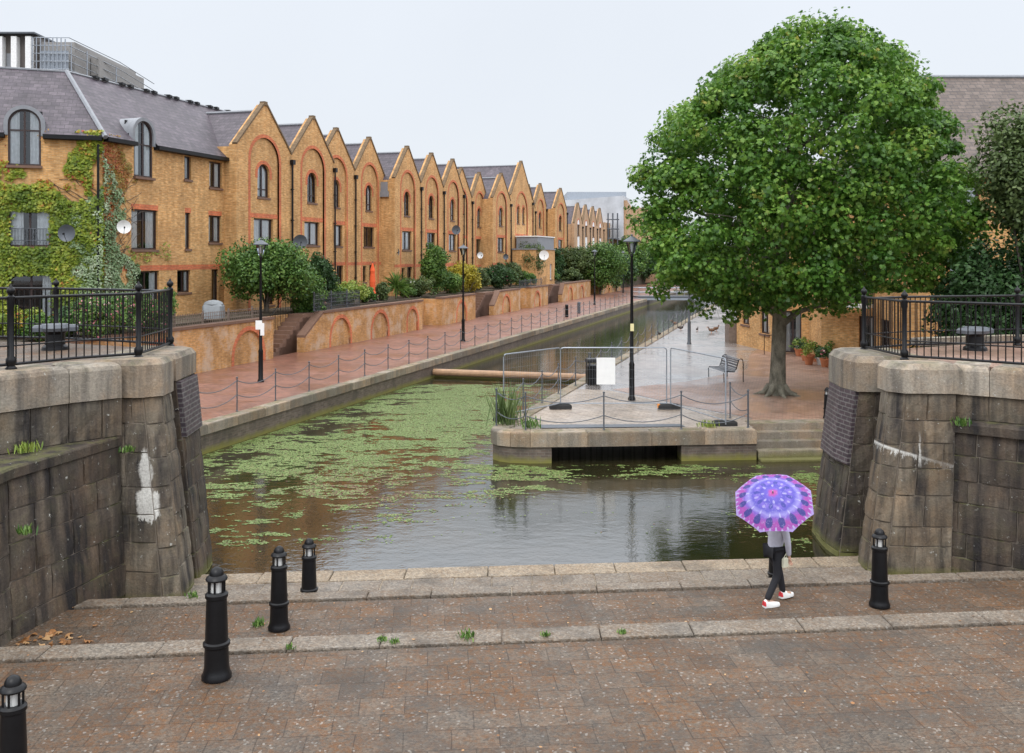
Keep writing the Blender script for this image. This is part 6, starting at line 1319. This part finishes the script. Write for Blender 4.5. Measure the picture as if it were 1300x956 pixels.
# umbrella
um = thing('umbrella', 'open pink, blue and violet tie dye umbrella tilted over the walking person', 'umbrella', (3.87, 14.02, 2.235))
ax_ = Vector((-.2, -.52, .83)).normalized(); qz = Vector((0, 0, 1)).rotation_difference(ax_); um.rotation_mode = 'QUATERNION'; um.rotation_quaternion = qz @ Matrix.Rotation(.17, 3, 'Z').to_quaternion()
def tiedye():
    b = NB('tie_dye_canopy'); s = b.n('SeparateXYZ'); b.l(b.coord(), s.inputs[0])
    nz = b.noise(b.coord(), 9, 4); r = b.math('SQRT', b.math('ADD', b.math('MULTIPLY', s.outputs[0], s.outputs[0]), b.math('MULTIPLY', s.outputs[1], s.outputs[1])))
    r = b.math('ADD', r, b.math('MULTIPLY', b.math('SUBTRACT', nz, .5), .11)); th = b.math('ARCTAN2', s.outputs[1], s.outputs[0])
    c = b.ramp(b.math('DIVIDE', r, .58), [(0, (.80, .07, .32)), (.09, (.62, .08, .42)), (.15, (.20, .13, .62)), (.30, (.10, .08, .50)), (.40, (.27, .17, .66)), (.52, (.13, .10, .55)), (.62, (.42, .36, .75)), (.70, (.25, .12, .58)), (.80, (.50, .06, .40)), (.94, (.46, .06, .42)), (.985, (.52, .38, .68))])
    def spots(nn, ph, r0, rw, aw, col, c_, soft=.25):
        a_ = b.math('SUBTRACT', b.math('FRACT', b.math('ADD', b.math('MULTIPLY', th, nn/(2*math.pi)), ph)), .5); da = b.math('DIVIDE', a_, aw); dr = b.math('DIVIDE', b.math('SUBTRACT', r, r0), rw)
        d_ = b.math('ADD', b.math('MULTIPLY', da, da), b.math('MULTIPLY', dr, dr)); return b.mix(b.ramp(d_, [(1-soft, 1), (1, 0)]), c_, col)
    c = spots(16, .0, .37, .05, .10, (.62, .60, .80), c, .9); c = spots(16, .0, .455, .065, .30, (.035, .03, .26), c); c = spots(8, .25, .235, .055, .20, (.05, .05, .38), c, .5); c = spots(8, .75, .25, .035, .12, (.50, .42, .72), c, .6); c = spots(8, 0, .16, .03, .16, (.5, .45, .72), c, .6); c = spots(40, 0, .545, .03, .2, (.6, .5, .72), c, .5)
    n3 = b.noise(b.coord(), 26, 5, .8); c = b.mix(b.ramp(n3, [(.54, 0), (.66, .55)]), c, (.55, .52, .75)); return b.out(b.mix(1, c, (.48, .48, .6), 'MULTIPLY'), .6)
m = MB(); ns = 8; nr = 7; Rm = .575; pts = [(0, 0, 0)]
for k_ in range(1, nr+1):
    f = k_/nr
    for i in range(ns*4):
        a = 2*math.pi*i/(ns*4); u_ = (i % 4)/4; sag = 1-.075*(1-(2*u_-1)**2)*f**1.5 if i % 4 else 1; rr = Rm*f*(math.cos(math.pi/ns)/math.cos((u_-.5)*2*math.pi/ns) if 1 else 1)*(1/math.cos(math.pi/ns)*.962)
        pts.append((rr*math.cos(a), rr*math.sin(a), -.20*f**2.0-(.012*f if i % 4 == 0 else -.008*f)))
F = [(0, 1+i, 1+(i+1) % 32) for i in range(32)]
for k_ in range(nr-1):
    for i in range(32): j = (i+1) % 32; F.append((1+k_*32+i, 1+(k_+1)*32+i, 1+(k_+1)*32+j, 1+k_*32+j))
m.idx(pts, F); m.build('canopy', tiedye(), um, smooth=True)
m = MB(); m.lathe([(.012, -.01), (.012, .03), (.006, .05)], seg=8); m.tube([(0, 0, -.01), (0, 0, -1.02)], .006, 8); m.build('shaft', GALV, um)
m = MB(); m.tube([(0, 0, -.98), (0, 0, -1.1), (.015, 0, -1.13), (.05, 0, -1.14), (.07, 0, -1.11)], .013, 8); m.build('handle', RUBB, um, smooth=True)
for i in range(8):
    a = 2*math.pi*i/8; m = MB(); m.tube([(0, 0, -.02)]+[(.57*f*math.cos(a), .57*f*math.sin(a), -.20*f*f-.022) for f in (.3, .6, 1)], .004, 5); m.tube([(0, 0, -.32), (.3*math.cos(a), .3*math.sin(a), -.09)], .003, 4); m.build('rib', GALV, um)
